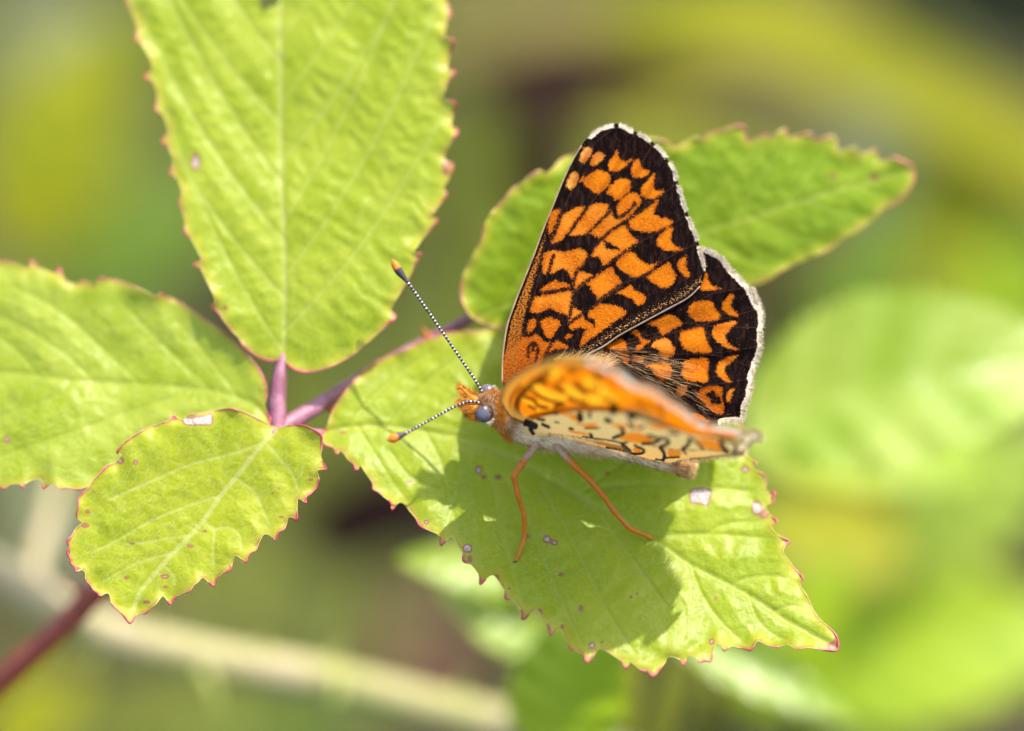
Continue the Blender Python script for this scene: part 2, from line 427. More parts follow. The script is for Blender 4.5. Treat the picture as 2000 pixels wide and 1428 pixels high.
# --- main leaflet that carries the butterfly
A_out = [(640, 832), (648, 806), (662, 783), (690, 745), (715, 722), (742, 704), (766, 694), (800, 680), (822, 668), (845, 660), (872, 651), (905, 648), (940, 646), (985, 640),
 (1060, 634), (1150, 640), (1230, 664), (1300, 700), (1370, 750), (1420, 798), (1446, 826), (1452, 846), (1458, 868), (1456, 884), (1466, 897), (1477, 905), (1470, 915), (1480, 920),
 (1493, 930), (1496, 945), (1495, 955), (1503, 961), (1514, 963), (1509, 972), (1512, 980), (1496, 986), (1499, 999), (1508, 1010), (1518, 1019), (1504, 1025), (1510, 1036), (1517, 1043), (1528, 1051), (1541, 1058), (1532, 1068), (1530, 1080),
 (1543, 1098), (1556, 1116), (1568, 1130), (1563, 1144), (1571, 1156), (1579, 1170), (1585, 1185), (1592, 1197), (1603, 1211), (1616, 1223), (1634, 1243), (1637, 1257), (1635, 1270), (1618, 1270), (1600, 1268), (1574, 1265),
 (1556, 1268), (1539, 1259), (1520, 1264), (1504, 1262), (1490, 1256), (1479, 1252), (1467, 1270), (1454, 1267), (1442, 1265), (1428, 1262), (1414, 1271), (1408, 1260), (1398, 1258), (1393, 1274), (1387, 1292), (1376, 1290), (1367, 1294),
 (1360, 1285), (1350, 1280), (1342, 1284), (1335, 1300), (1327, 1288), (1306, 1283), (1299, 1294), (1292, 1303), (1274, 1322), (1266, 1312), (1253, 1309), (1242, 1301), (1231, 1293), (1222, 1306), (1214, 1292), (1196, 1279), (1183, 1271), (1169, 1268),
 (1162, 1276), (1145, 1294), (1142, 1280), (1130, 1274), (1122, 1268), (1114, 1270), (1110, 1256), (1103, 1245), (1098, 1232), (1091, 1229), (1075, 1243), (1073, 1228), (1064, 1210), (1056, 1198), (1046, 1191), (1036, 1197), (1021, 1210), (1020, 1196), (1011, 1183),
 (1001, 1172), (988, 1170), (987, 1156), (980, 1144), (972, 1132), (963, 1123), (952, 1128), (938, 1142), (937, 1126), (930, 1114), (920, 1102), (905, 1095), (904, 1080), (894, 1065), (888, 1053), (880, 1048), (861, 1065), (860, 1050), (852, 1042),
 (838, 1036), (819, 1026), (812, 1012), (800, 998), (791, 985), (780, 981), (765, 996), (764, 983), (750, 971), (740, 962), (728, 955), (728, 944), (720, 932), (712, 920), (704, 909), (695, 920), (692, 908), (679, 897), (672, 886), (665, 880), (657, 888), (653, 875), (642, 872), (633, 868), (627, 852)]
A_mid = [(636, 842), (720, 833), (830, 843), (950, 872), (1100, 950), (1266, 1047), (1345, 1100), (1460, 1161), (1548, 1219), (1630, 1262)]
CA = crop(800, 880, 2.2727)
A_lat = [CA(l) for l in [
 [(590, 170), (640, 260), (700, 360), (790, 540), (880, 720), (1000, 900)], [(740, 200), (860, 300), (930, 400), (1060, 580), (1140, 690)], [(1030, 360), (1150, 375), (1300, 370), (1560, 388), (1672, 408)],
 [(1245, 510), (1300, 640), (1400, 780), (1500, 872)], [(1450, 585), (1540, 560), (1640, 560), (1735, 592)], [(1500, 640), (1540, 740), (1590, 800), (1690, 858)], [(800, 165), (900, 155), (1100, 145), (1370, 168), (1608, 190)],
 [(420, 120), (500, 260), (570, 420), (660, 640), (780, 900)], [(330, 60), (380, 200), (400, 360), (460, 540), (500, 700)], [(1620, 715), (1700, 690), (1790, 730)], [(1330, 370), (1370, 340), (1450, 320), (1600, 320)], [(240, 20), (220, 120), (190, 240), (160, 390)]]]
A_lat += [[(700, 833), (720, 870), (760, 930), (800, 990)], [(830, 842), (860, 900), (880, 980), (900, 1070)], [(680, 836), (715, 790), (770, 740), (840, 690)], [(760, 836), (810, 770), (880, 710), (985, 660)], [(880, 855), (940, 790), (1010, 730), (1120, 670)], [(1010, 905), (1090, 830), (1180, 770), (1320, 730)], [(1130, 968), (1220, 900), (1320, 860), (1440, 850)], [(760, 880), (800, 930), (860, 960)]]
planeA = lambda x, y: 1.3 + 0.45 * (1100 - y) * 0.04 + 0.06 * (x - 1150) * 0.04
LA = Leaflet(A_out, A_mid, A_lat, planeA, q=0.26, groove=0.12, rip=0.035, per=1.7, fold=0.06, low=0.25, curl=0.5, seed=3)
A_spots = [(CA([(1245, 175), (1262, 168), (1300, 165), (1342, 175), (1335, 215), (1325, 248), (1290, 238), (1246, 232)]), 1), (1478, 992, 11, 15, 1), (1492, 1004, 11, 10, 0), (1456, 917, 8, 7, 1), (913, 1071, 10, 9, 1), (1068, 1053, 8, 8, 1), (1083, 1060, 7, 6, 1), (1076, 1057, 6, 5, 0), (1029, 1048, 6, 5, 1),
 (1134, 1188, 5, 7, 1), (1156, 1261, 7, 7, 1), (1098, 1224, 4.5, 4.5, 0), (1095, 1122, 6, 4, 1), (995, 1150, 3, 3, 0), (981, 1143, 3, 3, 0), (1232, 1166, 3.5, 3.5, 0), (1244, 1160, 3, 3, 0), (1390, 1253, 6, 7, 1), (918, 1092, 5, 8, 0), (1176, 1254, 3, 3, 0), (1628, 1262, 14, 9, 0), (1636, 1255, 9, 13, 0),
 (935, 918, 7, 9, 1), (945, 932, 5, 5, 0), (973, 932, 7, 5, 0), (1186, 925, 5, 4, 0), (1398, 1168, 3.5, 3.5, 0), (833, 1020, 6, 5, 1), (968, 1128, 7, 7, 0), (1054, 1197, 6, 9, 0), (800, 940, 6, 4, 0), (670, 845, 8, 3, 0)]

# --- terminal leaflet, running out of the top of the frame
B_out = [(251, 10), (258, 25), (265, 42), (270, 58), (265, 77), (276, 85), (285, 100), (293, 115), (298, 135), (282, 152), (296, 158), (304, 172), (308, 195), (304, 215), (316, 222), (325, 241), (328, 262), (315, 277), (326, 282), (334, 298), (339, 320), (332, 339), (346, 348), (353, 365), (355, 382), (349, 394), (355, 408), (361, 428), (362, 456), (372, 464), (381, 480), (390, 498), (395, 508), (377, 517), (393, 525), (400, 540), (408, 558), (418, 578), (420, 592), (413, 598), (427, 610), (437, 626), (452, 645), (467, 660), (476, 676), (490, 687), (502, 696), (516, 702), (532, 704), (545, 700), (552, 690),
 (556, 702), (566, 716), (581, 724), (598, 727), (616, 725), (634, 720), (651, 714), (668, 705), (685, 696), (702, 683), (708, 676), (720, 667), (734, 654), (747, 643), (758, 632), (773, 619), (763, 606), (768, 593), (776, 580), (788, 560), (801, 538), (810, 517), (821, 496), (808, 493), (815, 480), (830, 460), (843, 445), (855, 428), (841, 424), (850, 412), (860, 397), (873, 378), (866, 368), (873, 355), (880, 342), (885, 322), (868, 310), (874, 292), (884, 274), (894, 254), (882, 247), (883, 232), (886, 217), (889, 201), (864, 193), (868, 178), (873, 162), (889, 139), (874, 135), (876, 118), (879, 101), (886, 79), (868, 72), (870, 55), (872, 42), (880, 27), (870, 0),
 (868, -40), (875, -60), (850, -90), (840, -130), (845, -150), (800, -190), (770, -240), (700, -310), (620, -380), (580, -400), (520, -330), (440, -270), (370, -200), (310, -130), (270, -60), (245, -10)]
B_mid = [(553, 700), (556, 600), (555, 500), (552, 400), (549, 300), (548, 150), (548, 0), (555, -150), (585, -390)]
planeB = lambda x, y: 5.0 + 0.20 * (700 - y) * 0.04 - 0.05 * (x - 550) * 0.04
LB = Leaflet(B_out, B_mid, auto_laterals(B_mid, np.array(B_out), (0.03, 0.13, 0.23, 0.335, 0.44, 0.55, 0.66, 0.78), 40, 0.010), planeB, q=0.25, groove=0.07, rip=0.040, per=1.45, fold=0.05, low=0.4, curl=0.5, seed=11)
B_hole = [(503, -25), (506, 4), (513, 25), (524, 15), (544, 9), (546, -25)]

# --- left leaflet, running out of the left of the frame
C_out = [(528, 823), (516, 794), (521, 770), (515, 741), (498, 711), (469, 678), (435, 648), (402, 624), (390, 616), (373, 605), (343, 586), (320, 578), (314, 572), (307, 580), (285, 570), (264, 561), (231, 549), (205, 545), (195, 543), (185, 554), (170, 550), (158, 547), (155, 556), (142, 554), (130, 549), (122, 540), (115, 525), (110, 534), (90, 528), (69, 519), (62, 508), (55, 526), (40, 519), (26, 513), (0, 510),
 (-20, 512), (-40, 502), (-60, 520), (-110, 540), (-170, 580), (-230, 650), (-290, 730), (-340, 800), (-280, 850), (-220, 890), (-150, 925), (-80, 938), (-30, 952), (0, 948), (8, 956), (18, 947), (38, 946), (44, 953), (50, 944), (79, 935), (86, 955), (95, 948), (109, 947), (118, 955), (132, 953), (150, 957), (178, 949), (240, 945), (330, 928), (420, 895), (490, 855)]
C_mid = [(525, 820), (495, 790), (409, 764), (264, 751), (148, 744), (66, 734), (0, 728), (-150, 745), (-330, 798)]
planeC = lambda x, y: 5.6 + 0.32 * (760 - y) * 0.04 + 0.05 * (300 - x) * 0.04
CC = crop(0, 490, 3.03)
C_lat = [CC(l) for l in [[(1250, 830), (1050, 640), (850, 440), (700, 280)], [(820, 780), (620, 590), (450, 430), (280, 310), (80, 215)], [(230, 740), (100, 590), (0, 520), (-120, 440)], [(1130, 840), (830, 930), (600, 1010), (350, 1100), (0, 1220)], [(420, 770), (330, 860), (180, 920), (-100, 1010)], [(1420, 880), (1300, 720), (1180, 560), (1050, 420)], [(1400, 880), (1100, 1010), (800, 1200), (600, 1330)], [(560, 775), (420, 640), (220, 500), (40, 400)]]]
LC = Leaflet(C_out, C_mid, C_lat, planeC, q=0.24, groove=0.08, rip=0.03, per=1.8, fold=0.04, low=0.4, curl=0.5, seed=21)

# --- small lower leaflet
CD = crop(100, 780, 3.105)
D_out = CD([(1370, 175), (1430, 160), (1500, 155), (1550, 165), (1595, 185), (1640, 225), (1638, 260), (1640, 300), (1635, 340), (1645, 380), (1668, 424), (1640, 425), (1612, 430), (1622, 470), (1620, 505), (1605, 542), (1590, 555), (1565, 580), (1545, 592), (1543, 632), (1520, 610), (1495, 602), (1492, 640), (1490, 670), (1488, 732), (1462, 715), (1440, 715), (1430, 745), (1420, 775), (1408, 792), (1385, 800), (1370, 822), (1362, 858), (1335, 830), (1290, 818), (1270, 850), (1255, 885), (1240, 918), (1210, 930), (1192, 950), (1182, 992), (1150, 965), (1115, 945), (1100, 990), (1080, 1038), (1040, 1055), (1000, 1092), (986, 1132), (950, 1105), (918, 1080), (890, 1108), (860, 1132), (843, 1162), (790, 1180), (742, 1212), (722, 1246), (700, 1215), (676, 1192), (640, 1235), (600, 1272), (568, 1300), (535, 1300), (510, 1312), (496, 1340), (478, 1358), (450, 1325), (420, 1292), (390, 1265), (368, 1240), (358, 1205), (350, 1180), (325, 1178), (298, 1196), (280, 1175), (258, 1162), (235, 1125), (210, 1100), (208, 1060), (200, 1040), (175, 1035), (150, 1050), (140, 1015), (118, 1000), (112, 960), (94, 930), (108, 900), (98, 860), (120, 835), (150, 782), (170, 765), (190, 750), (165, 730), (152, 700), (160, 670), (165, 640), (165, 605), (190, 572), (230, 530), (255, 495), (282, 462), (340, 402), (400, 375), (425, 338), (400, 325), (432, 280), (500, 222), (590, 172), (680, 140), (712, 132), (742, 102), (770, 118), (800, 126), (820, 105), (880, 88), (980, 72), (1080, 58), (1140, 70), (1200, 92), (1300, 142)])
D_mid = CD([(1368, 172), (1280, 270), (1140, 450), (1030, 580), (920, 740), (830, 840), (730, 940), (620, 1070), (540, 1170), (488, 1320)])
D_lat = [CD(l) for l in [[(1290, 262), (1100, 330), (860, 390), (600, 500), (350, 610)], [(1035, 580), (850, 640), (600, 740), (430, 840), (250, 930)], [(840, 825), (700, 845), (560, 870), (440, 880)], [(730, 935), (560, 980), (430, 1040), (310, 1110)], [(1300, 265), (1380, 350), (1470, 470), (1500, 570)], [(1120, 480), (1230, 560), (1290, 690), (1340, 790)], [(920, 745), (985, 790), (980, 900), (985, 1010)], [(985, 790), (1080, 780), (1140, 820), (1152, 920)], [(690, 1020), (740, 1060), (745, 1130)]]]
planeD = lambda x, y: 2.2 + 0.22 * (900 - y) * 0.04 + 0.02 * (380 - x) * 0.04
LD = Leaflet(D_out, D_mid, D_lat, planeD, q=0.18, groove=0.03, rip=0.025, per=1.9, fold=0.05, low=0.30, curl=0.6, seed=31)
D_spots = [(CD([(800, 112), (860, 105), (930, 95), (975, 82), (984, 120), (975, 155), (900, 160), (830, 160), (795, 145)]), 1), (CD([(690, 118), (740, 100), (770, 122), (720, 132)]), 0)] + [(100 + a / 3.105, 780 + b / 3.105, r / 3.105, q / 3.105, p) for a, b, r, q, p in [(418, 372, 24, 22, 1), (512, 382, 18, 18, 1), (205, 765, 26, 18, 0), (690, 1075, 28, 16, 1), (460, 1083, 18, 12, 1), (695, 1138, 18, 9, 1), (930, 800, 16, 10, 1), (222, 683, 18, 14, 0), (575, 1230, 26, 12, 0), (845, 890, 22, 11, 0), (1395, 715, 16, 9, 1), (1575, 488, 16, 10, 1), (490, 875, 18, 8, 0), (1380, 540, 12, 8, 0), (1345, 568, 10, 7, 0), (810, 522, 10, 9, 0), (105, 925, 12, 22, 0), (160, 1030, 18, 14, 0), (190, 1035, 18, 9, 0)]]

# --- upper right leaflet, behind the wings, turned away from the sun
CE = crop(880, 230, 2.174)
E_out = CE([(95, 850), (60, 800), (45, 750), (50, 690), (70, 640), (100, 580), (130, 520), (150, 450), (180, 400), (230, 345), (262, 305), (300, 280), (340, 245), (380, 226), (405, 238), (470, 178), (520, 155), (600, 120), (700, 95), (780, 85), (860, 90), (910, 100), (950, 125), (1000, 104), (1048, 84), (1062, 95), (1095, 70), (1130, 58), (1180, 46), (1242, 34), (1252, 68), (1262, 96), (1300, 84), (1345, 70), (1358, 80), (1390, 64), (1420, 50), (1432, 82), (1470, 78), (1530, 68), (1545, 94), (1580, 88), (1622, 80), (1640, 110), (1646, 142), (1680, 134), (1722, 128), (1732, 150), (1770, 150), (1802, 138), (1815, 180), (1850, 180), (1892, 170), (1920, 186), (1942, 192), (1960, 215), (1968, 245), (1955, 290), (1925, 330), (1890, 362), (1860, 372), (1830, 392), (1800, 425), (1760, 452), (1720, 482), (1680, 502), (1640, 535), (1600, 562), (1550, 580), (1500, 602), (1450, 625), (1400, 652), (1340, 692), (1280, 712), (1150, 780), (1000, 850), (800, 900), (500, 920), (250, 900)])
E_mid = CE([(110, 850), (500, 690), (900, 530), (1250, 430), (1400, 382), (1600, 320), (1800, 262), (1955, 225)])
planeE = lambda x, y: 10.5 - 0.12 * (430 - y) * 0.04 + 0.10 * (x - 1350) * 0.04 - 1.6 * np.clip((1250 - x) / 350, 0, 1)
LE = Leaflet(E_out, E_mid, auto_laterals(E_mid, np.array(E_out), (0.08, 0.22, 0.36, 0.50, 0.62, 0.74, 0.86), 42, 0.012), planeE, q=0.2, groove=0.06, rip=0.03, per=1.7, fold=-0.03, low=0.3, curl=0.4, seed=41)
E_spots = [(1628, 345, 6, 6, 0), (1707, 345, 8, 8, 0)]

# ------------------------------------------------------------------ the five-fingered bramble leaf
M_purple = simple('stalk_purple', (0.27, 0.115, 0.155), 0.45, 0.4, 0.35, 0.8, bump=0.3, col2=(0.17, 0.050, 0.075))
M_redstalk = simple('stalk_red', (0.30, 0.055, 0.030), 0.42, 0.5, 0.35, 0.7, bump=0.2, col2=(0.19, 0.032, 0.020))
M_prickle = simple('prickle_red', (0.45, 0.10, 0.03), 0.4, 0.5, 0.3, 2.0)
hub = P3((545, 836, 4.3))
leaf = thing('bramble_leaf', 'fresh yellow-green five-part bramble leaf with pink toothed edges and purple stalks, under the butterfly', 'leaf', hub)
oA = LA.build(leaf, M_leafA, M_rim, 4.2, A_spots, label='bright leaflet with red blemishes and a white patch, carrying the butterfly', hairs=2600)
oB = LB.build(leaf, M_leafB, M_rim, 5.0, [(382, 317, 9, 18, 1), (871, 327, 8, 17, 0), (440, 602, 5, 5, 0)], [B_hole], label='long leaflet with a ladder of fine ridges and a hole near its midrib', hairs=2600)
oC = LC.build(leaf, M_leafC, M_rim, 5.0, [(13, 858, 6, 8, 1)], label='broad glossy leaflet overlapped by the small one', hairs=2600)
oD = LD.build(leaf, M_leafD, M_rim, 4.2, D_spots, label='small leaflet with pale veins and a dried pinkish nick', hairs=1500)
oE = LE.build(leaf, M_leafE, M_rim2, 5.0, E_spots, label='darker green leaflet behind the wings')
def stalk(name, pts, rad, mat, parent, n=14, ns=8):
    p = catmull(np.asarray(pts, float), ns); r = np.interp(np.linspace(0, 1, len(p)), np.linspace(0, 1, len(rad)), rad)
    return tube(name, P3(p), np.asarray(r) * 0.001, mat, parent, n), p
def prickle(parent, base, tip, r, mat, bend=(0, 0, 0)):
    b = np.asarray(base, float); t = np.asarray(tip, float); m = (b + t) / 2 + np.asarray(bend, float)
    p = catmull(np.array([b, m, t]), 5); rr = np.linspace(1, 0.04, len(p)) ** 1.25 * r * 0.001
    return tube('prickle', P3(p), rr, mat, parent, 8)
dB = float(LB.depth([(553, 690)])[0]); dA = float(LA.depth([(650, 842)])[0]); dE = float(LE.depth([(930, 616)])[0])
dC = float(LC.depth([(520, 812)])[0]); dD = float(LD.depth([(535, 845)])[0])
stalk('leaflet_stalk', [(543, 842, 4.6), (541, 790, 4.9), (546, 740, 5.2), (553, 692, dB + 0.25)], [0.72, 0.72, 0.60, 0.34], M_purple, leaf)
sE, _ = stalk('leaflet_stalk', [(545, 838, 4.8), (600, 806, 6.2), (680, 757, 8.6), (780, 698, 10.2), (860, 655, 10.8), (935, 612, dE + 0.3)], [0.72, 0.66, 0.62, 0.58, 0.55, 0.4], M_purple, leaf)
stalk('leaflet_stalk', [(548, 838, 4.6), (590, 844, 4.9), (630, 848, dA + 0.5), (668, 840, dA + 0.25)], [0.6, 0.42, 0.36, 0.25], M_purple, leaf)
stalk('leaflet_stalk', [(545, 838, 4.6), (530, 822, dC + 0.55), (500, 794, dC + 0.7)], [0.55, 0.36, 0.2], M_purple, leaf)
stalk('leaflet_stalk', [(545, 838, 4.5), (536, 846, dD + 0.4), (515, 866, dD + 0.35)], [0.6, 0.4, 0.2], M_purple, leaf)
prickle(sE, (640, 790, 7.3), (655, 822, 7.0), 0.42, M_prickle, (4, 2, 0))
prickle(sE, (838, 668, 10.5), (822, 636, 10.2), 0.42, M_prickle, (2, -2, 0))
prickle(sE, (700, 752, 8.8), (712, 778, 8.6), 0.3, M_prickle)
mp = [(545, 838, 4.8), (470, 900, 9.0), (330, 1020, 15.0), (200, 1145, 20.0), (110, 1235, 23.0), (0, 1335, 27.0), (-120, 1450, 33.0), (-260, 1600, 45.0)]
pm, mpp = stalk('main_stalk', mp, [0.72, 0.8, 0.9, 1.0, 1.05, 1.1, 1.15, 1.2], M_redstalk, leaf, 16)
prickle(pm, (168, 1180, 20.6), (112, 1136, 20.0), 0.75, M_redstalk, (8, -14, 0))
prickle(pm, (60, 1290, 25.0), (40, 1325, 25.5), 0.5, M_redstalk, (0, 6, 0))

# ------------------------------------------------------------------ hedge behind: blurred leaves, canes, blades
def bg_mat(name, col, col2, rough=0.4, trans=0.3, spec=0.5):
    k = NT(name); v = k.obj_mm(); f = k.noise(v, 0.12, 3)
    c = k.mix(k.step(f, 0.35, 0.65), col, col2)
    c = k.mix(k.step(k.noise(v, 1.1, 3), 0.5, 0.75, 0, 0.4), c, tuple(x * 0.6 for x in col))
    return k.surf(c, rough, spec, k.bump(k.noise(v, 0.9, 3), 0.35, 0.0006), trans, c)
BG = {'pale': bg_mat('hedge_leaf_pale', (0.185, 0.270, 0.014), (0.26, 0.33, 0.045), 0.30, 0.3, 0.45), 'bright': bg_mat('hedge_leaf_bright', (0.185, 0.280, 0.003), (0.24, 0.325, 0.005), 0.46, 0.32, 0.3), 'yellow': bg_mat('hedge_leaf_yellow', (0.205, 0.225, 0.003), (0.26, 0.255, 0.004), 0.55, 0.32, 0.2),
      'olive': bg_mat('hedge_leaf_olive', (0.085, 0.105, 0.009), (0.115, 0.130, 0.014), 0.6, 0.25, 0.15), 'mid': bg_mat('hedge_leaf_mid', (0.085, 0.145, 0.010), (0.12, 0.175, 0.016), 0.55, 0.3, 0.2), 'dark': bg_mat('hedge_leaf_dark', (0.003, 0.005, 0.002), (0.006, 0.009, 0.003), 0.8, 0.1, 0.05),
      'grey': bg_mat('hedge_leaf_grey', (0.15, 0.17, 0.08), (0.20, 0.21, 0.11), 0.5), 'dry': bg_mat('dead_leaf_brown', (0.12, 0.060, 0.034), (0.17, 0.09, 0.052), 0.7, 0.15, 0.2), 'umber': bg_mat('leaf_and_gap_umber', (0.010, 0.0045, 0.0035), (0.018, 0.008, 0.006), 0.9, 0.05, 0.05), 'brass': bg_mat('blade_brass', (0.150, 0.158, 0.005), (0.190, 0.188, 0.006), 0.7, 0.3, 0.1), 'tan': bg_mat('dry_blade_tan', (0.125, 0.105, 0.018), (0.155, 0.125, 0.03), 0.6, 0.25, 0.2)}  # umber also fills the dark gaps, with their shade put into the colour
M_bgstalk = simple('hedge_stalk', (0.20, 0.20, 0.06), 0.5, 0.4, 0.4, 0.3)
def bg_leaf(px, py, d, length, width, roll, col, label, group=None, nrm=(0.10, 0.45, 0.88), tilt=0.0, seed=0, teeth=0.05, name='bramble_leaf', cat='leaf', stalk=True, ripple=0.035):
    g = np.random.default_rng(seed + 100); s = (D0 + d) / FPX * 0.001
    Ln, Wd = length * s, width * s
    c0 = P3((px, py, d)); r = R(roll)
    ax = math.cos(r) * RIG + math.sin(r) * UPV + tilt * FWD; ax /= np.linalg.norm(ax)
    nn = nrm[0] * RIG + nrm[1] * UPV - nrm[2] * FWD; nn = nn - ax * (nn @ ax); nn /= np.linalg.norm(nn); sd = np.cross(nn, ax)
    nu, nv = 44, 14; V = []; F = []
    for i in range(nu + 1):
        u = i / nu; wv = (math.sin(math.pi * min(1, u ** 0.82)) ** 0.75) * (1 - 0.25 * u) if 0 < u < 1 else 0.0
        for j in range(nv + 1):
            v_ = 2 * j / nv - 1; tw = 1 + (teeth * (((i * 0.5) % 1) * 2 - 0.5) if j in (0, nv) else 0)
            z = 0.10 * abs(v_) * wv * Wd - 0.22 * Ln * (u - .45) ** 2 + ripple * Wd * math.sin(u * 34 - abs(v_) * 5) * abs(v_) ** .6 * wv
            V.append(c0 + ax * (u - 0.5) * Ln + sd * v_ * wv * tw * Wd * 0.5 + nn * z)
    for i in range(nu):
        for j in range(nv):
            a = i * (nv + 1) + j; F.append((a, a + 1, a + nv + 2, a + nv + 1))
    base = V[nv // 2]
    t = thing(name, label, cat, base, group)
    obj('leaf_blade', V, F, BG[col], t)
    if stalk:
        b = np.array(base); gp = np.array([b[0] + g.uniform(-.04, .04), b[1] + g.uniform(.06, .14), -0.03])
        p = catmull(np.array([b + ax * Ln * .04, b - ax * Ln * 0.12 - np.array([0, 0, .004]), b * .65 + gp * .35 - ax * Ln * .12, gp]), 6)
        tube('leaf_stalk', p, np.linspace(0.0005, 0.0009, len(p)), M_bgstalk, t, 6)
    return t
HG = 'blurred bramble leaves of the hedge behind'
def L(px, py, d, ln, wd, roll, col, label, **kw): bg_leaf(px, py, d, ln, wd, roll, col, label, seed=int(px + py), **kw)
# right side, nearest to the lens
L(1800, 745, 36, 700, 430, 10, 'pale', 'large pale green blurred leaf with white sun glints behind the hindwing', nrm=(0.10, 0.45, 0.88), ripple=0.022, teeth=0.10)
L(1700, 860, 80, 560, 260, -8, 'bright', 'blurred bright green leaf under the pale glinting one', tilt=.2)
L(1930, 960, 95, 420, 260, 40, 'pale', 'blurred whitish-green leaf between the pale glinting leaf and the yellow one', nrm=(0.1, .38, .9))
L(1720, 1080, 105, 560, 240, -15, 'yellow', 'blurred olive-yellow leaf behind the red tip of the bright leaflet')
L(1850, 1270, 88, 620, 360, 12, 'bright', 'broad blurred bright green leaf below the olive-yellow leaf')
L(1560, 1240, 70, 380, 190, 60, 'bright', 'small blurred green leaf just past the pink-edged tip')
L(1500, 1325, 40, 380, 120, -25, 'pale', 'narrow pale blurred leaf with whitish edge below the bright leaflet')
L(1500, 1420, 130, 460, 150, 5, 'dark', 'dark green leaf under the narrow pale leaf')
L(1115, 1325, 32, 330, 260, 75, 'bright', 'rounded blurred bright leaf peeping out under the bright leaflet')
L(890, 1105, 36, 230, 110, 170, 'pale', 'pale blurred leaf beside the lower toothed edge of the bright leaflet', nrm=(0.1, .4, .9))
L(965, 1205, 38, 250, 150, 150, 'pale', 'pale blurred leaf next to the brown dead leaf')
L(850, 1310, 210, 330, 300, 80, 'dry', 'reddish-brown dead leaf, blurred, behind the pale cane', name='dead_or_gap_leaf')
L(1290, 1400, 150, 360, 300, 50, 'yellow', 'blurred yellow-green leaf beside the rounded bright leaf')
L(1680, 560, 120, 420, 200, 60, 'mid', 'blurred mid-green leaf rising beside the darker leaflet')
L(1880, 430, 170, 520, 300, 100, 'yellow', 'blurred yellow-green leaf under the arching blade')
L(1700, 260, 150, 330, 150, 80, 'grey', 'greyish pale blurred leaf over the tip of the darker leaflet')
L(1960, 600, 140, 460, 260, 70, 'bright', 'blurred green leaf behind the pale glinting leaf')
L(1540, 580, 240, 340, 240, 30, 'umber', 'dark brown leaf-shaped sheet standing in for the shaded gap under the darker leaflet', name='dead_or_gap_leaf')  # shaded gap put in as a dark brown sheet
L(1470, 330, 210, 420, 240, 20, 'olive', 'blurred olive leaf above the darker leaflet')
L(1290, 235, 172, 300, 100, 15, 'yellow', 'small blurred yellow-green leaf above the wing tip')
# centre column, and dark gaps put in as umber sheets with shade in their colour
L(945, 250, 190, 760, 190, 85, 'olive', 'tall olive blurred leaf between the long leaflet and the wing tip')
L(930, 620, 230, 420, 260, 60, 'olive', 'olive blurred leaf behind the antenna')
L(1175, 155, 125, 560, 170, 2, 'umber', 'dark brown leaf-shaped sheet standing in for the shaded gap under the tan blade', name='dead_or_gap_leaf')
L(1060, 260, 140, 380, 150, 88, 'umber', 'dark brown leaf-shaped sheet standing in for the shaded gap beside the wing tip', name='dead_or_gap_leaf')
L(1990, -60, 165, 900, 520, -25, 'dark', 'near-black leaf with the deep shade beyond the arching blade put into its colour')  # deep shade put into a near-black leaf colour
L(760, 1000, 150, 420, 240, 20, 'umber', 'purplish dark dead leaf behind the notch between the leaflets', name='dead_or_gap_leaf')
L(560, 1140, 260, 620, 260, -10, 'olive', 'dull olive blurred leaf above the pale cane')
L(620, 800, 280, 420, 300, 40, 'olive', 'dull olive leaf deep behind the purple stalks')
# left side
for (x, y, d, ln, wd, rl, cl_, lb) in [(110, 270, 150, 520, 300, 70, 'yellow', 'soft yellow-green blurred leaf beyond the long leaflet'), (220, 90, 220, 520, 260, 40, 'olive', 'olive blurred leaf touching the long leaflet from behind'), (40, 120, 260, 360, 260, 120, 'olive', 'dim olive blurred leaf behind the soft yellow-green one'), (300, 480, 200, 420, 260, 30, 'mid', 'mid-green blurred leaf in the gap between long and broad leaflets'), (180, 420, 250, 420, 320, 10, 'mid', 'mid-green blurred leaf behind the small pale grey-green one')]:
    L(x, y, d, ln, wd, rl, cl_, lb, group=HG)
L(65, 455, 170, 170, 150, 50, 'grey', 'small pale grey-green blurred leaf above the broad glossy leaflet')
L(110, 50, 190, 220, 160, 30, 'grey', 'pale washed-out leaf beyond the long leaflet')
L(110, 1010, 150, 300, 160, 100, 'grey', 'pale tan-green blurred leaf under the broad glossy leaflet')
L(330, 1400, 150, 460, 170, 10, 'olive', 'blurred olive leaf under the pale cane')
L(620, 1420, 170, 380, 150, -10, 'mid', 'blurred green leaf hanging below the cane prickle')
L(60, 1400, 120, 260, 180, 45, 'yellow', 'yellowish blurred leaf under the red main stalk')
# arching blades at the top
def blade(pts, d, widths, col, label, n=60):
    p = catmull(np.array(pts, float), 12); m = len(p); s = (D0 + d) / FPX * 0.001
    c = P(p[:, 0], p[:, 1], np.full(m, float(d))); T = np.gradient(c, axis=0); T /= np.linalg.norm(T, axis=1)[:, None]
    nn = 0.55 * UPV - 0.83 * FWD; w_ = np.interp(np.linspace(0, 1, m), np.linspace(0, 1, len(widths)), widths) * s * .5
    V = []; F = []
    for i in range(m):
        sd = np.cross(nn, T[i]); sd /= np.linalg.norm(sd)
        for j, q in enumerate((-1, -.5, 0, .5, 1)): V.append(c[i] + sd * q * w_[i] + nn * (abs(q) * 0.25 * w_[i]))
    for i in range(m - 1):
        for j in range(4): a = i * 5 + j; F.append((a, a + 1, a + 6, a + 5))
    t = thing('grass_blade', label, 'grass blade', c[0]); obj('leaf_blade', V, F, BG[col], t)
blade([(1180, 260), (1230, 90), (1420, 50), (1650, 115), (1850, 210), (2100, 360), (2400, 700)], 140, [60, 150, 190, 190, 170, 140, 60], 'brass', 'broad yellow-olive blade arching over the darker leaflet')
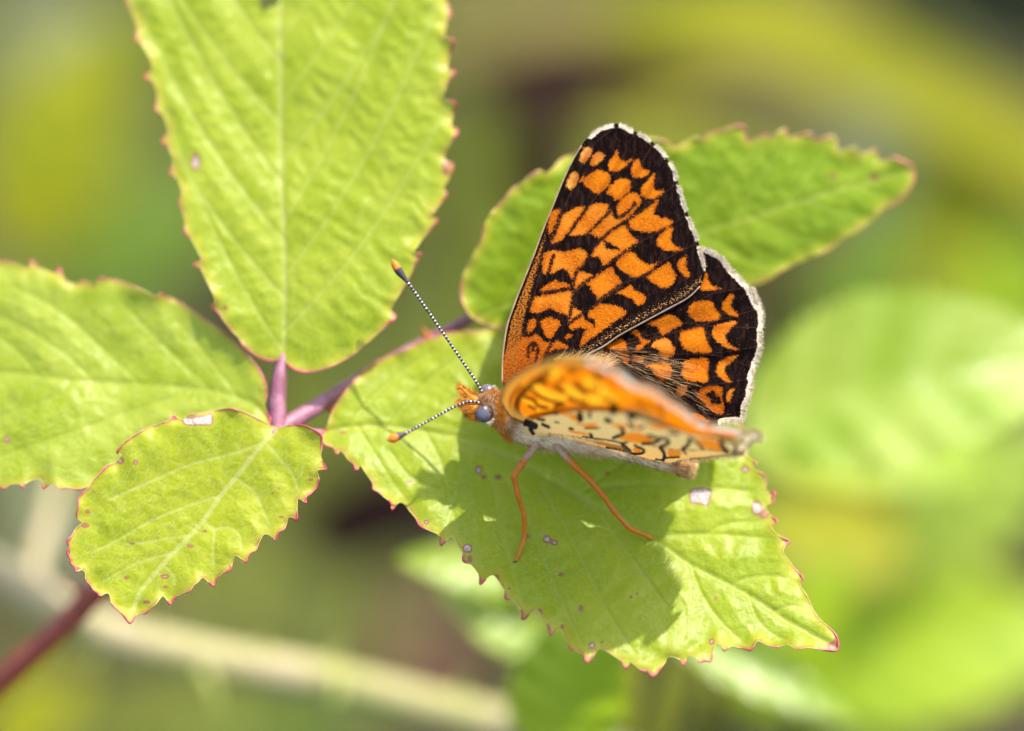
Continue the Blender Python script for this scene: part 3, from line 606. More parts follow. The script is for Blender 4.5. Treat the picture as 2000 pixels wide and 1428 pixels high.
blade([(820, 60), (1000, 45), (1200, 40), (1420, 30), (1700, -40)], 190, [120, 150, 150, 150, 80], 'tan', 'tan dry blade lying behind the yellow-olive one')
# the pale cane
M_cane = simple('cane_pale', (0.36, 0.285, 0.17), 0.6, 0.2, 0.25, 0.10, bump=0.3, col2=(0.26, 0.25, 0.085))
M_cprick = simple('cane_prickle', (0.34, 0.36, 0.08), 0.5, 0.4, 0.3, 0.5)
cp = P3(np.array([(-500, 820, 46)]))[0]
t = thing('bramble_cane', 'thick pale straw-coloured bramble cane with prickles running below the small leaflet', 'cane', cp)
cane_pts = [(-500, 820, 46), (-250, 980, 46), (0, 1120, 46), (170, 1220, 46), (380, 1280, 47), (620, 1325, 48), (860, 1385, 49), (1100, 1445, 50), (1400, 1560, 52), (1800, 1760, 56)]
cn, cpp = stalk('cane_stem', cane_pts, [1.7] * 10, M_cane, t, 20)
for b_, t_ in [((395, 1310, 46), (425, 1390, 45)), ((640, 1305, 48), (668, 1240, 47)), ((655, 1320, 46.5), (650, 1385, 45)), ((290, 1245, 46), (300, 1190, 45)), ((500, 1285, 47), (520, 1240, 46)), ((110, 1190, 46), (60, 1245, 45)), ((880, 1375, 49), (905, 1310, 48)), ((200, 1250, 46), (170, 1310, 45))]:
    prickle(cn, b_, t_, 0.8, M_cprick, (6, 0, 0))
st, _ = stalk('side_shoot', [(60, 1155, 46), (75, 1080, 50), (100, 1000, 56), (120, 900, 64)], [0.8, 0.75, 0.7, 0.6], M_cane, t)
# low herbage over the soil far behind: nobody could count it
def undergrowth(n, seed, mat, cx, cy, sx, sy, h, name, label):
    g = np.random.default_rng(seed); V = []; F = []
    for i in range(n):
        b = np.array([cx + g.uniform(-sx, sx), cy + g.uniform(-sy, sy), g.uniform(0, h)]); a = g.uniform(0, 6.28); l_ = g.uniform(.012, .035); w_ = l_ * g.uniform(.25, .5)
        ax = np.array([math.cos(a), math.sin(a), g.uniform(-.2, .5)]); sd = np.array([-math.sin(a), math.cos(a), g.uniform(-.3, .3)])
        k0 = len(V); V += [b, b + ax * l_ * .5 + sd * w_ * .5 + (0, 0, .004), b + ax * l_, b + ax * l_ * .5 - sd * w_ * .5 + (0, 0, .004)]; F.append((k0, k0 + 1, k0 + 2, k0 + 3))
    o = obj(name, V, F, mat); o['kind'] = 'stuff'; o['label'] = label; o['category'] = 'undergrowth'
hit = CAM + FWD * (CAM[2] / -FWD[2])
undergrowth(5200, 5, BG['mid'], hit[0], hit[1], .9, .9, .07, 'undergrowth', 'low green herbage covering the brown soil')
undergrowth(3000, 6, BG['olive'], hit[0], hit[1], .9, .9, .05, 'undergrowth', 'dull olive herbage among the green on the soil')

# ------------------------------------------------------------------ butterfly
def tri_sheet(outline, spacing):
    out = np.asarray(outline, float)
    lo = out.min(0); hi = out.max(0); h = spacing * 0.866; pts = []
    for j, y in enumerate(np.arange(lo[1], hi[1], h)):
        xs = np.arange(lo[0] + (j % 2) * spacing / 2, hi[0], spacing); pts.append(np.stack([xs, np.full(len(xs), y)], 1))
    pts = np.vstack(pts); pts = pts[inside(pts, out)]; pts = pts[dist_line(pts, out, True) > spacing * 0.45]
    m = len(out); edges = [(i, (i + 1) % m) for i in range(m)]
    vo, eo, fo, *_ = geometry.delaunay_2d_cdt([Vector(p) for p in np.vstack([out, pts]).tolist()], edges, [], 0, 1e-5)
    vp = np.array([tuple(x) for x in vo]); fo = np.array([f for f in fo if len(f) == 3])
    fo = fo[inside(vp[fo].mean(1), out)][:, ::-1]
    return vp, fo
def spots_field(vp, polys):
    """largest signed distance (px) over the spots and the tone of the winning spot"""
    s = np.full(len(vp), -60.0); tone = np.zeros(len(vp))
    for pts, t in polys:
        q = catmull(pts, 3, True); lo = q.min(0) - 30; hi = q.max(0) + 30
        m = np.all((vp > lo) & (vp < hi), axis=1)
        if not m.any(): continue
        d = sdf(vp[m], q); cur = s[m]; tt = tone[m]; w_ = d > cur
        cur[w_] = d[w_]; tt[w_] = t; s[m] = cur; tone[m] = tt
    return s, tone
def strokes_field(vp, strokes):
    s = np.full(len(vp), -60.0)
    for pts, w_ in strokes:
        s = np.maximum(s, w_ - dist_line(vp, catmull(pts, 4)))
    return s
def tps(ctrl, lam=0.0):
    c = np.asarray(ctrl, float); n = len(c); X = c[:, :2] / 100.0
    def U(r2): return np.where(r2 > 1e-12, 0.5 * r2 * np.log(r2 + 1e-20), 0)
    K = U(((X[:, None] - X[None]) ** 2).sum(-1)) + lam * np.eye(n); Pm = np.c_[np.ones(n), X]
    A = np.zeros((n + 3, n + 3)); A[:n, :n] = K; A[:n, n:] = Pm; A[n:, :n] = Pm.T
    sol = np.linalg.solve(A, np.r_[c[:, 2], 0, 0, 0])
    def f(x, y):
        q = np.stack([x, y], 1) / 100.0
        return U(((q[:, None] - X[None]) ** 2).sum(-1)) @ sol[:n] + np.c_[np.ones(len(q)), q] @ sol[n:]
    return f
def wing_common(k):
    uv = k.attr('uvmm', True); rag = k.noise(uv, 7.5, 4, 0.7)
    scale = k.vor(k.mapping(uv, (9, 16, 1), (0, 0, 0.5)), 1.0)
    return uv, k.math('SUBTRACT', rag, 0.5), scale
# upper side: dark ground, orange spots, white fringe
k = NT('wing_upper'); uv, rag, scl = wing_common(k)
mk = k.math('ADD', k.math('ADD', k.attr('mk'), -0.4), k.math('ADD', k.math('MULTIPLY', rag, 18.0), k.math('MULTIPLY', k.math('SUBTRACT', k.noise(uv, 2.6, 2), 0.5), 8.0))); tone = k.attr('tone'); spk = k.attr('speck'); fr = k.attr('fr')
dark = k.mix(k.step(k.noise(k.mapping(uv, (3.0, 0.9, 1), (0, 0, -0.6)), 1.0, 4, 0.65), 0.42, 0.72), (0.0040, 0.0018, 0.0018), (0.020, 0.0095, 0.0070))
orange = k.mix(k.step(tone, 0.0, 0.5), (0.27, 0.044, 0.002), (0.48, 0.128, 0.0025))
orange = k.mix(k.step(tone, 0.5, 1.0), orange, (0.66, 0.36, 0.10))
orange = k.mix(k.step(k.noise(uv, 0.55, 3), 0.40, 0.66, 0.0, 0.85), orange, (0.29, 0.054, 0.002))
orange = k.mix(k.step(k.noise(k.mapping(uv, (4, 9, 1), (0, 0, 0.9)), 1.0, 3, 0.75), 0.46, 0.66, 0.0, 0.75), orange, (0.64, 0.25, 0.016))
orange = k.mix(k.step(scl, 0.25, 0.75, 0.0, 0.45), orange, (0.30, 0.070, 0.004))
orange = k.mix(k.step(mk, 0.5, 7.0, 0.42, 0.0), orange, (0.26, 0.055, 0.004))
dvn = k.attr('dvein')
orange = k.mix(k.step(dvn, 0.5, 9.0, 0.55, 0.0), orange, (0.24, 0.050, 0.003))
dark = k.mix(k.step(dvn, 0.3, 1.6, 0.75, 0.0), dark, (0.040, 0.021, 0.014))
c = k.mix(k.step(mk, -1.0, 1.0), dark, orange)
sn = k.noise(k.mapping(uv, (5.5, 11, 1), (0, 0, 0.9)), 1.0, 3, 0.65)
spc = k.mix(k.attr('spcol'), (0.32, 0.105, 0.012), (0.50, 0.25, 0.085))
c = k.mix(k.step(k.math('ADD', sn, k.math('MULTIPLY', spk, 0.22)), 0.66, 0.74), c, spc)
dsp = k.math('MULTIPLY', k.step(k.noise(k.mapping(uv, (4.5, 9, 1), (0, 0, 0.6)), 1.0, 3, 0.7), 0.50, 0.58), k.attr('basal'))
c = k.mix(k.math('MULTIPLY', dsp, 0.9), c, (0.014, 0.006, 0.004))
c = k.mix(k.math('MULTIPLY', k.attr('basal'), 0.45), c, (0.16, 0.030, 0.003))
frn = k.math('ADD', fr, k.math('ADD', k.math('MULTIPLY', rag, 9.0), k.math('MULTIPLY', k.math('SUBTRACT', k.noise(uv, 1.6, 3), 0.5), 9.0)))
c = k.mix(k.step(frn, -0.8, 1.4), c, k.mix(k.step(rag, -0.2, 0.2), (0.42, 0.34, 0.23), (0.66, 0.565, 0.41)))
M_wup = k.surf(c, 0.85, 0.03, k.bump(scl, 0.5, 0.00008), 0.22, c, 0.0)
# underside: cream ground, orange patches, black strokes
k = NT('wing_under'); uv, rag, scl = wing_common(k)
orr = k.math('ADD', k.attr('orr'), k.math('MULTIPLY', rag, 5.0)); bk = k.math('ADD', k.attr('bk'), k.math('MULTIPLY', rag, 5.0)); fr = k.attr('fr'); pe = k.attr('peach')
c = k.mix(pe, (0.56, 0.42, 0.17), (0.70, 0.40, 0.12))
c = k.mix(k.step(scl, 0.3, 0.8, 0.0, 0.25), c, (0.33, 0.24, 0.12))
c = k.mix(k.step(orr, -0.8, 0.8), c, k.mix(k.noise(uv, 1.0, 2), (0.50, 0.13, 0.008), (0.62, 0.22, 0.015)))
c = k.mix(k.step(bk, -0.8, 0.8), c, (0.016, 0.013, 0.010))
c = k.mix(k.step(fr, -0.8, 1.4), c, (0.90, 0.78, 0.55))  # fringe colour lightened and warmed to offset its shaded side
M_wun = k.surf(c, 0.7, 0.1, k.bump(scl, 0.35, 0.00006), k.step(fr, -0.8, 1.4, 0.30, 0.60), c)
# forewing underside lit through from behind
k = NT('wing_under_fore'); uv, rag, scl = wing_common(k)
bk = k.attr('bk'); co = k.attr('costa'); fr = k.attr('fr'); yl = k.attr('yellow')
c = k.mix(k.step(yl, -3, 4), (0.56, 0.155, 0.003), (0.70, 0.32, 0.012))
c = k.mix(k.step(bk, -2.6, 1.6, 0, 0.94), c, (0.060, 0.016, 0.002))
c = k.mix(k.step(co, -9, 8, 0, 0.75), c, (0.34, 0.20, 0.035))
c = k.mix(k.step(fr, -0.8, 1.5), c, (0.70, 0.62, 0.52))
M_wunf = k.surf(c, 0.7, 0.1, None, 0.5, c)

bfly = thing('butterfly', 'orange and black checkered butterfly with white-fringed wings half open, standing on the bright leaflet', 'butterfly', P3((1120, 900, 3.6)))

# --- far (right) forewing
FW_out = [(1150, 745), (1125, 815), (1050, 812), (1003, 800), (987, 766), (980.6, 742)] + C2([(76, 560), (80, 480), (92, 370), (110, 280), (135, 195), (160, 130), (210, 0)]) + \
 C1([(255, 1125), (300, 1010), (370, 820), (440, 650), (500, 500), (570, 350), (620, 262), (680, 182), (740, 125), (800, 95), (880, 78), (950, 92), (1010, 124), (1022, 136), (1080, 158), (1130, 190), (1150, 216), (1185, 236), (1240, 300), (1252, 342), (1290, 372), (1322, 462), (1324, 498), (1350, 560), (1388, 690), (1394, 722), (1425, 785), (1465, 888), (1470, 928), (1494, 985), (1518, 1100), (1508, 1170), (1480, 1232), (1400, 1312), (1290, 1390)]) + C2([(1100, 240), (900, 350), (800, 420)])
fw_poly = resample(catmull(FW_out, 4, True), 2.6)
fw_depth0 = lambda x, y: 0.35 + 0.085 * (745 - y) * 0.04 + 0.02 * (x - 1000) * 0.04
FW_veins = [C1(l) for l in [[(432, 900), (500, 715)], [(540, 870), (610, 770), (695, 655)], [(680, 860), (770, 770), (862, 680)], [(640, 1105), (770, 902), (860, 830), (960, 762), (1090, 670), (1195, 598)], [(590, 1275), (650, 1215), (740, 1150), (830, 1075), (930, 1000), (1040, 925)], [(740, 1350), (830, 1285), (930, 1215), (1100, 1150), (1220, 1048)], [(405, 1140), (440, 1010)], [(905, 745), (985, 690), (1020, 640)]]] + \
 [CK(l) for l in [[(915, 830), (960, 640), (1000, 400), (1010, 180), (1075, 20)], [(915, 810), (1040, 725), (1160, 640), (1380, 490), (1560, 370), (1700, 280)], [(500, 375), (700, 350), (970, 310)], [(690, 1090), (640, 1180), (600, 1250)], [(1040, 350), (1170, 230), (1290, 130)]]]
FW_extra = [C1(l) for l in [[(500, 715), (600, 480), (700, 260), (885, 92)], [(695, 655), (830, 480), (1020, 142)], [(862, 680), (1000, 480), (1146, 218)], [(960, 762), (1090, 600), (1246, 342)], [(1195, 598), (1318, 496)], [(1040, 925), (1200, 840), (1388, 722)], [(1220, 1048), (1340, 985), (1464, 928)], [(430, 900), (330, 1200), (270, 1420)]]]
HW_extra = [C2(l) for l in [[(900, 420), (1200, 350), (1500, 270), (1640, 230), (1915, 150)], [(900, 450), (1320, 480), (1560, 475), (1915, 420)], [(900, 480), (1300, 690), (1560, 695), (1850, 650)], [(950, 380), (1380, 260), (1500, 80), (1840, 0)], [(900, 520), (1400, 860), (1790, 940)], [(1380, 255), (1560, 280), (1920, 290)], [(1330, 480), (1600, 490), (1868, 580)]]]
FW_sp = [(C1(p), t) for p, t in [
 ([(625, 330), (640, 275), (680, 240), (712, 252), (705, 300), (670, 350), (640, 365)], 0.95), ([(698, 362), (720, 305), (760, 280), (808, 302), (780, 345), (730, 382)], 0.75),
 ([(835, 412), (828, 355), (868, 305), (890, 262), (910, 330), (950, 348), (1005, 316), (948, 388), (885, 418)], 0.5), ([(1000, 452), (990, 392), (1028, 335), (1050, 330), (1065, 390), (1122, 410), (1100, 447), (1040, 466)], 0.5),
 ([(1075, 597), (1060, 540), (1105, 482), (1160, 426), (1152, 520), (1168, 545), (1224, 550), (1205, 588), (1130, 614)], 0.5), ([(533, 532), (545, 460), (590, 415), (616, 440), (605, 500), (570, 547)], 1.0), ([(627, 490), (660, 430), (652, 490)], 0.2),
 ([(648, 490), (690, 440), (760, 403), (842, 445), (837, 500), (800, 552), (750, 577), (700, 550)], 0.5), ([(813, 570), (850, 510), (920, 463), (987, 490), (987, 540), (930, 602), (880, 622), (850, 590)], 0.5), ([(888, 660), (940, 600), (1000, 563), (1057, 600), (1057, 650), (1000, 707), (940, 742), (900, 738)], 0.5),
 ([(973, 770), (1060, 710), (1192, 612), (1155, 700), (1172, 730), (1290, 772), (1240, 817), (1140, 847), (1040, 842), (985, 817)], 0.5), ([(1168, 920), (1200, 860), (1288, 805), (1275, 900), (1300, 940), (1366, 975), (1280, 982), (1215, 972)], 0.45), ([(1312, 1080), (1340, 1040), (1382, 1016), (1380, 1090), (1408, 1150), (1392, 1172), (1350, 1150)], 0.45),
 ([(398, 830), (430, 692), (490, 690), (468, 745), (430, 842), (405, 872)], 0.15), ([(423, 922), (448, 822), (498, 732), (660, 662), (645, 722), (545, 852), (490, 912)], 0.6), ([(545, 868), (640, 730), (700, 657), (832, 653), (825, 695), (690, 852), (600, 872)], 0.6),
 ([(688, 852), (850, 688), (868, 742), (930, 747), (1012, 712), (900, 800), (772, 908), (740, 878)], 0.6), ([(798, 897), (940, 798), (978, 850), (1038, 915), (1010, 952), (930, 1002), (900, 962), (850, 932)], 0.55), ([(698, 1002), (790, 913), (802, 942), (830, 972), (912, 975), (905, 1022), (790, 1088), (770, 1032), (710, 1022)], 0.6),
 ([(888, 1080), (930, 1008), (1000, 988), (1060, 1048), (1130, 1080), (1215, 1052), (1110, 1132), (1020, 1167), (950, 1142), (900, 1102)], 0.4), ([(1098, 1160), (1200, 1098), (1265, 1058), (1282, 1110), (1312, 1150), (1290, 1212), (1240, 1252), (1170, 1222)], 0.35),
 ([(362, 1132), (378, 1000), (430, 978), (520, 985), (620, 968), (682, 1000), (640, 1092), (600, 1152), (562, 1185), (540, 1132), (500, 1112), (400, 1152)], 0.6)]] + [(CK(p), t) for p, t in [
 ([(533, 335), (600, 270), (680, 228), (760, 172), (792, 222), (860, 230), (958, 258), (950, 292), (800, 312), (640, 352), (560, 358)], 0.1), ([(1005, 190), (1085, 72), (1180, 90), (1275, 130), (1180, 222), (1100, 292), (1040, 348), (1003, 322)], 0.6),
 ([(398, 592), (453, 440), (600, 398), (830, 358), (988, 348), (985, 480), (932, 694), (860, 662), (740, 632), (690, 588), (560, 632), (480, 654), (393, 638)], 0.6), ([(348, 872), (370, 780), (440, 718), (488, 760), (470, 842), (410, 918), (370, 924)], 0.1), ([(537, 772), (600, 728), (700, 718), (802, 760), (814, 832), (760, 902), (690, 1000), (620, 984), (558, 862)], 0.3),
 ([(285, 990), (400, 982), (480, 948), (540, 987), (600, 1052), (690, 1072), (790, 1028), (870, 1082), (942, 1122), (820, 1172), (720, 1200), (640, 1270), (560, 1330), (460, 1480), (200, 1600), (20, 1600), (20, 1428), (40, 1200), (200, 1100)], 0.08),
 ([(916, 760), (990, 583), (1112, 652), (1040, 722), (932, 784)], 0.6), ([(913, 822), (1010, 748), (1140, 678), (1172, 762), (1280, 800), (1290, 852), (1180, 882), (1100, 862), (960, 884)], 0.25),
 ([(1207, 662), (1260, 578), (1380, 518), (1520, 538), (1640, 558), (1744, 652), (1680, 712), (1500, 832), (1340, 952), (1200, 1044), (1098, 1115), (1108, 1020), (1180, 890), (1290, 852), (1284, 742), (1210, 722)], 0.3),
 ([(1178, 262), (1300, 138), (1532, 18), (1582, 100), (1674, 250), (1530, 362), (1350, 482), (1310, 402), (1240, 332), (1230, 282)], 0.55), ([(1578, 382), (1700, 318), (1802, 256), (1852, 332), (1995, 402), (1995, 502), (1900, 554), (1820, 472), (1700, 402)], 0.4), ([(878, 980), (930, 948), (992, 958), (940, 1002), (900, 1024)], 0.05)]]
FW_blk = [(CK([(375, 1260), (372, 1140), (430, 1072), (498, 1120), (500, 1230), (465, 1330)]), 2.6), (CK([(432, 1090), (440, 1150)]), 4.5), (CK([(600, 1270), (720, 1195), (825, 1162)]), 2.6)]
def far_wing(name, poly, depth, spots, veins, blk, fringe_line, fringe_w, gaps, speck, vein_w=1.75, extra=()):
    vp, fo = tri_sheet(poly, 3.0)
    s, tone = spots_field(vp, spots)
    for l in veins: s = np.minimum(s, dist_line(vp, catmull(l, 4)) - vein_w * 1.4)
    if blk: s = np.minimum(s, -strokes_field(vp, blk))
    s = np.clip(s, -30, 30)
    fd = dist_line(vp, fringe_line); fr = fringe_w - fd
    for gx_, gy_, gr in gaps: fr = np.minimum(fr, np.hypot(vp[:, 0] - gx_, vp[:, 1] - gy_) - gr)
    sk, sc_ = speck(vp)
    rip = np.zeros(len(vp))
    for l in veins + list(extra): rip = np.maximum(rip, np.exp(-(dist_line(vp, catmull(l, 4)) / 6.0) ** 2))
    dep = depth(vp[:, 0], vp[:, 1]) - 0.06 * rip + 0.08 * vnoise(vp[:, 0] / 60, vp[:, 1] / 60, 8)
    o = obj(name, P(vp[:, 0], vp[:, 1], dep), fo, M_wup, bfly)
    fattr(o, 'mk', s); dvn = np.full(len(vp), 30.0)
    for l in veins + list(extra): dvn = np.minimum(dvn, dist_line(vp, catmull(l, 4)))
    fattr(o, 'dvein', dvn); fattr(o, 'tone', tone); fattr(o, 'fr', np.clip(fr, -20, 20)); fattr(o, 'speck', sk); fattr(o, 'spcol', sc_); fattr(o, 'basal', np.clip(1.15 - np.hypot((vp[:, 0] - 1010) / 70, (vp[:, 1] - 745) / 95), 0, 1) if name == 'forewing' else np.clip(1.2 - np.hypot((vp[:, 0] - 1130) / 80, (vp[:, 1] - 700) / 60), 0, 1))
    vattr(o, 'uvmm', np.stack([vp[:, 0] * 0.04, -vp[:, 1] * 0.04, np.zeros(len(vp))], 1))
    return o
FW_outer = catmull(C1([(700, 160), (740, 125), (800, 95), (880, 78), (950, 92), (1010, 124), (1080, 158), (1130, 190), (1185, 236), (1240, 300), (1290, 372), (1322, 462), (1350, 560), (1388, 690), (1425, 785), (1465, 888), (1494, 985), (1518, 1100)]), 4)
FW_gap = [(x, y, 5.0) for x, y in C1([(885, 92), (1020, 142), (1146, 218), (1246, 342), (1318, 496), (1388, 722), (1464, 928)])]
costa = catmull(C2([(75, 690), (76, 560), (80, 480), (110, 280), (160, 130), (210, 0)]) + C1([(300, 1010), (370, 820), (440, 650), (500, 500), (570, 350), (640, 232)]), 4)
inner = catmull(C2([(640, 500), (800, 420), (900, 350), (1100, 240), (1263, 152), (1400, 75)]) + C1([(1480, 1232)]), 4)
def fw_speck(vp):
    dc = dist_line(vp, costa); wy = np.clip((vp[:, 1] - 430) / 220, 0, 1)
    a = np.clip((10 + 26 * wy - dc) / 8, 0, 1) * np.clip((vp[:, 1] - 420) / 60, 0, 1) * np.clip((dc - 4.5) / 2, 0, 1)
    di = dist_line(vp, inner); b = np.clip((26 - di) / 16, 0, 1) * 0.62 * np.clip((di - 4) / 3, 0, 1)
    return np.maximum(a, b), (b > a).astype(float)
fwo = far_wing('forewing', fw_poly, fw_depth0, FW_sp, FW_veins, FW_blk, FW_outer, 7.6, FW_gap, fw_speck, extra=FW_extra)
fwo['label'] = 'forewing turned broadside, showing its orange checkered upper side'
M_costa = simple('wing_edge_vein', (0.26, 0.175, 0.085), 0.5, 0.3, 0.3, 1.0)
tube('leading_edge_vein', P(costa[:, 0], costa[:, 1], fw_depth0(costa[:, 0], costa[:, 1]) - 0.02), np.linspace(0.085, 0.05, len(costa)) * 0.001, M_costa, fwo, 8)
q = inner; tube('trailing_edge', P(q[:, 0], q[:, 1], fw_depth0(q[:, 0], q[:, 1]) - 0.03), np.linspace(0.075, 0.05, len(q)) * 0.001, simple('wing_trailing_edge', (0.24, 0.17, 0.12), 0.6, 0.2, 0.4, 1.0), fwo, 8)

# --- far (right) hindwing, tucked under the forewing
HW_out = C2([(690, 500), (800, 400), (1000, 250), (1200, 120)]) + C1([(1400, 1150), (1440, 1000), (1490, 958), (1540, 970), (1600, 1000), (1650, 1040), (1700, 1108), (1760, 1168), (1820, 1228), (1852, 1290), (1890, 1370)]) + \
 C2([(1842, 0), (1882, 60), (1917, 150), (1927, 240), (1917, 330), (1917, 420), (1900, 500), (1868, 580), (1850, 650), (1846, 720), (1826, 800), (1800, 870), (1790, 952), (1640, 968), (1500, 1090), (1400, 1190), (1300, 1220), (1000, 1150), (800, 1050), (680, 800)])
hw_poly = resample(catmull(HW_out, 4, True), 2.6)
hw_depth0 = lambda x, y: 0.75 + 0.085 * (745 - y) * 0.04 + 0.02 * (x - 1000) * 0.04 + 0.15 * np.sin(np.arctan2(y - 690, x - 1100) * 22)
HW_sp = [(C2(p), t) for p, t in [([(1485, 20), (1505, -60), (1525, -110), (1540, -40), (1580, -2), (1632, 12), (1560, 27)], 0.35),
 ([(1633, 150), (1650, 100), (1702, 47), (1722, 60), (1700, 130), (1758, 212), (1700, 207), (1650, 177)], 0.5), ([(1563, 330), (1580, 280), (1650, 258), (1745, 242), (1700, 300), (1660, 350), (1690, 410), (1764, 452), (1660, 432), (1590, 382)], 0.6), ([(1593, 600), (1620, 530), (1745, 486), (1700, 540), (1657, 580), (1670, 630), (1704, 684), (1640, 662)], 0.6), ([(1663, 770), (1680, 740), (1723, 722), (1702, 780), (1690, 823), (1670, 812)], 0.65),
 ([(1393, 180), (1420, 120), (1500, 98), (1562, 105), (1592, 160), (1628, 220), (1540, 247), (1450, 242), (1405, 207)], 0.4), ([(1333, 370), (1345, 320), (1420, 298), (1507, 293), (1522, 370), (1563, 460), (1480, 472), (1380, 452)], 0.4), ([(1353, 560), (1365, 530), (1450, 508), (1532, 503), (1537, 600), (1532, 678), (1440, 672), (1353, 642)], 0.38), ([(1453, 770), (1500, 718), (1637, 713), (1632, 790), (1653, 850), (1642, 903), (1570, 887), (1500, 822)], 0.1),
 ([(1103, 265), (1180, 228), (1260, 193), (1342, 240), (1357, 265), (1270, 312), (1210, 347), (1180, 290)], 0.55), ([(1128, 430), (1160, 388), (1240, 363), (1292, 420), (1302, 465), (1270, 502), (1205, 507), (1180, 450)], 0.65), ([(1093, 560), (1160, 538), (1250, 533), (1277, 580), (1272, 640), (1220, 667), (1170, 642), (1140, 590)], 0.65), ([(1313, 740), (1320, 703), (1392, 703), (1370, 762), (1340, 782)], 0.85),
 ([(983, 330), (1020, 303), (1060, 340), (1080, 370), (1132, 380), (1080, 422), (1030, 472), (1018, 440), (1058, 400), (1030, 350)], 0.2), ([(1000, 488), (1080, 498), (1082, 532), (1010, 532)], 0.25), ([(1410, 890), (1500, 918), (1562, 962), (1450, 942)], 0.15)]] + [(CK(p), t) for p, t in [([(1308, 1252), (1400, 1198), (1500, 1250), (1562, 1330), (1540, 1440), (1400, 1400)], 0.5), ([(1448, 1112), (1560, 1058), (1682, 1018), (1742, 1110), (1774, 1330), (1700, 1340), (1620, 1200)], 0.35)]]
HW_blk = [(CM([(1170, 220), (1220, 260), (1240, 320)]), 4.5), (CM([(1220, 190), (1300, 330)]), 4.0), (CM([(1300, 250), (1330, 330)]), 3.0)]
HW_outer = catmull(C1([(1490, 958), (1540, 970), (1600, 1000), (1650, 1040), (1700, 1108), (1760, 1168), (1820, 1228), (1852, 1290), (1890, 1370)]) + C2([(1842, 0), (1882, 60), (1917, 150), (1927, 240), (1917, 330), (1917, 420), (1900, 500), (1868, 580), (1850, 650), (1846, 720), (1826, 800), (1800, 870), (1790, 952), (1700, 962), (1640, 968)]), 4)
hwo = far_wing('hindwing', hw_poly, hw_depth0, HW_sp, [], HW_blk, HW_outer, 9.5, [], lambda vp: (np.clip((vp[:, 1] - 812) / 12, 0, 1) * 0.25, np.ones(len(vp))), extra=HW_extra)
hwo['label'] = 'hindwing upper side with rows of orange spots and a white fringe'

# --- near (left) forewing, seen edge-on from below, its tip coming towards the lens
LF_out = CL([(440, 1040), (280, 965), (185, 855), (135, 750), (150, 650), (190, 540), (280, 440), (400, 350), (560, 262), (700, 202), (850, 152), (1000, 122), (1200, 118), (1400, 155), (1600, 235), (1800, 335)]) + CM([(150, 60), (330, 110), (490, 190), (640, 310), (790, 390), (930, 500), (1060, 595), (1300, 645), (1550, 690), (1640, 730), (1600, 800), (1400, 830), (1100, 800), (800, 740), (450, 640), (200, 540), (0, 490)]) + CL([(1700, 900), (1400, 880), (1000, 900), (700, 960)])
lf_depth = tps([(1003, 816, -1.7), (1025, 826, -1.7), (979, 785, -4.0), (986, 756, -7.0), (1016, 729, -10.0), (1058, 708, -13.0), (1100, 697, -15.5), (1150, 697, -17.5), (1184, 702, -18.3), (1242, 748, -17.0), (1300, 785, -15.0), (1360, 822, -12.5), (1445, 838, -10.2), (1060, 812, -4.2), (1110, 806, -6.4), (1210, 806, -9.0), (1300, 832, -10.2), (1400, 855, -9.4), (1050, 770, -6.8), (1120, 750, -11.0), (1200, 770, -12.5)], 0.02)
LF_blk = [(CL(l), w_ / 5.8) for l, w_ in [([(430, 1010), (350, 870), (370, 720), (480, 570), (640, 440), (800, 340)], 34), ([(330, 960), (260, 820), (280, 680), (400, 520)], 14), ([(560, 580), (690, 680), (850, 740), (1000, 765)], 17), ([(470, 685), (600, 730), (640, 800), (770, 830)], 17), ([(520, 800), (610, 855)], 14), ([(880, 520), (920, 550), (1010, 610)], 26), ([(1170, 505), (1250, 560), (1310, 620)], 34), ([(1070, 690), (1180, 735), (1320, 755)], 20), ([(1090, 280), (1150, 320)], 40), ([(1450, 330), (1480, 440)], 38), ([(880, 825), (1000, 780)], 20), ([(620, 450), (760, 490)], 28), ([(940, 420), (1000, 440)], 22), ([(1700, 780), (1720, 850)], 40), ([(1650, 520), (1690, 560)], 20), ([(700, 250), (800, 240), (950, 220)], 22), ([(1250, 230), (1330, 260)], 34), ([(1580, 330), (1650, 380)], 34), ([(1830, 430), (1900, 500)], 34), ([(1400, 560), (1480, 600)], 22), ([(1550, 700), (1640, 720)], 22)]]
LF_blk += [(CM(l), w_ / 7.14) for l, w_ in [([(150, 330), (330, 400)], 30), ([(430, 380), (560, 470)], 30), ([(60, 430), (240, 500), (520, 580)], 26)]]
LF_yel = [(CL(l), w_ / 7.14) for l, w_ in [([(520, 520), (640, 560), (760, 640), (900, 690), (1020, 700)], 60), ([(420, 700), (520, 760), (650, 850)], 30), ([(1050, 560), (1200, 660), (1400, 720), (1700, 720)], 60), ([(800, 330), (900, 360)], 70), ([(1350, 480), (1600, 640)], 70), ([(640, 740), (850, 800)], 26)]]
poly = resample(catmull(LF_out, 4, True), 2.6); vp, fo = tri_sheet(poly, 2.6)
o = obj('forewing', P(vp[:, 0], vp[:, 1], lf_depth(vp[:, 0], vp[:, 1])), fo, M_wunf, bfly); lfo = o
o['label'] = 'forewing seen edge-on from below, sun glowing through it'
cl = catmull(CL([(440, 1040), (280, 965), (185, 855), (135, 750), (150, 650), (190, 540), (280, 440), (400, 350), (560, 262), (700, 202), (850, 152), (1000, 122), (1200, 118), (1400, 155)]), 4)
olf = catmull(CL([(1400, 155), (1600, 235), (1800, 335)]) + CM([(150, 60), (330, 110), (490, 190), (640, 310), (790, 390), (930, 500), (1060, 595), (1300, 645), (1550, 690), (1640, 730)]), 4)
fr = 11.0 - dist_line(vp, olf)
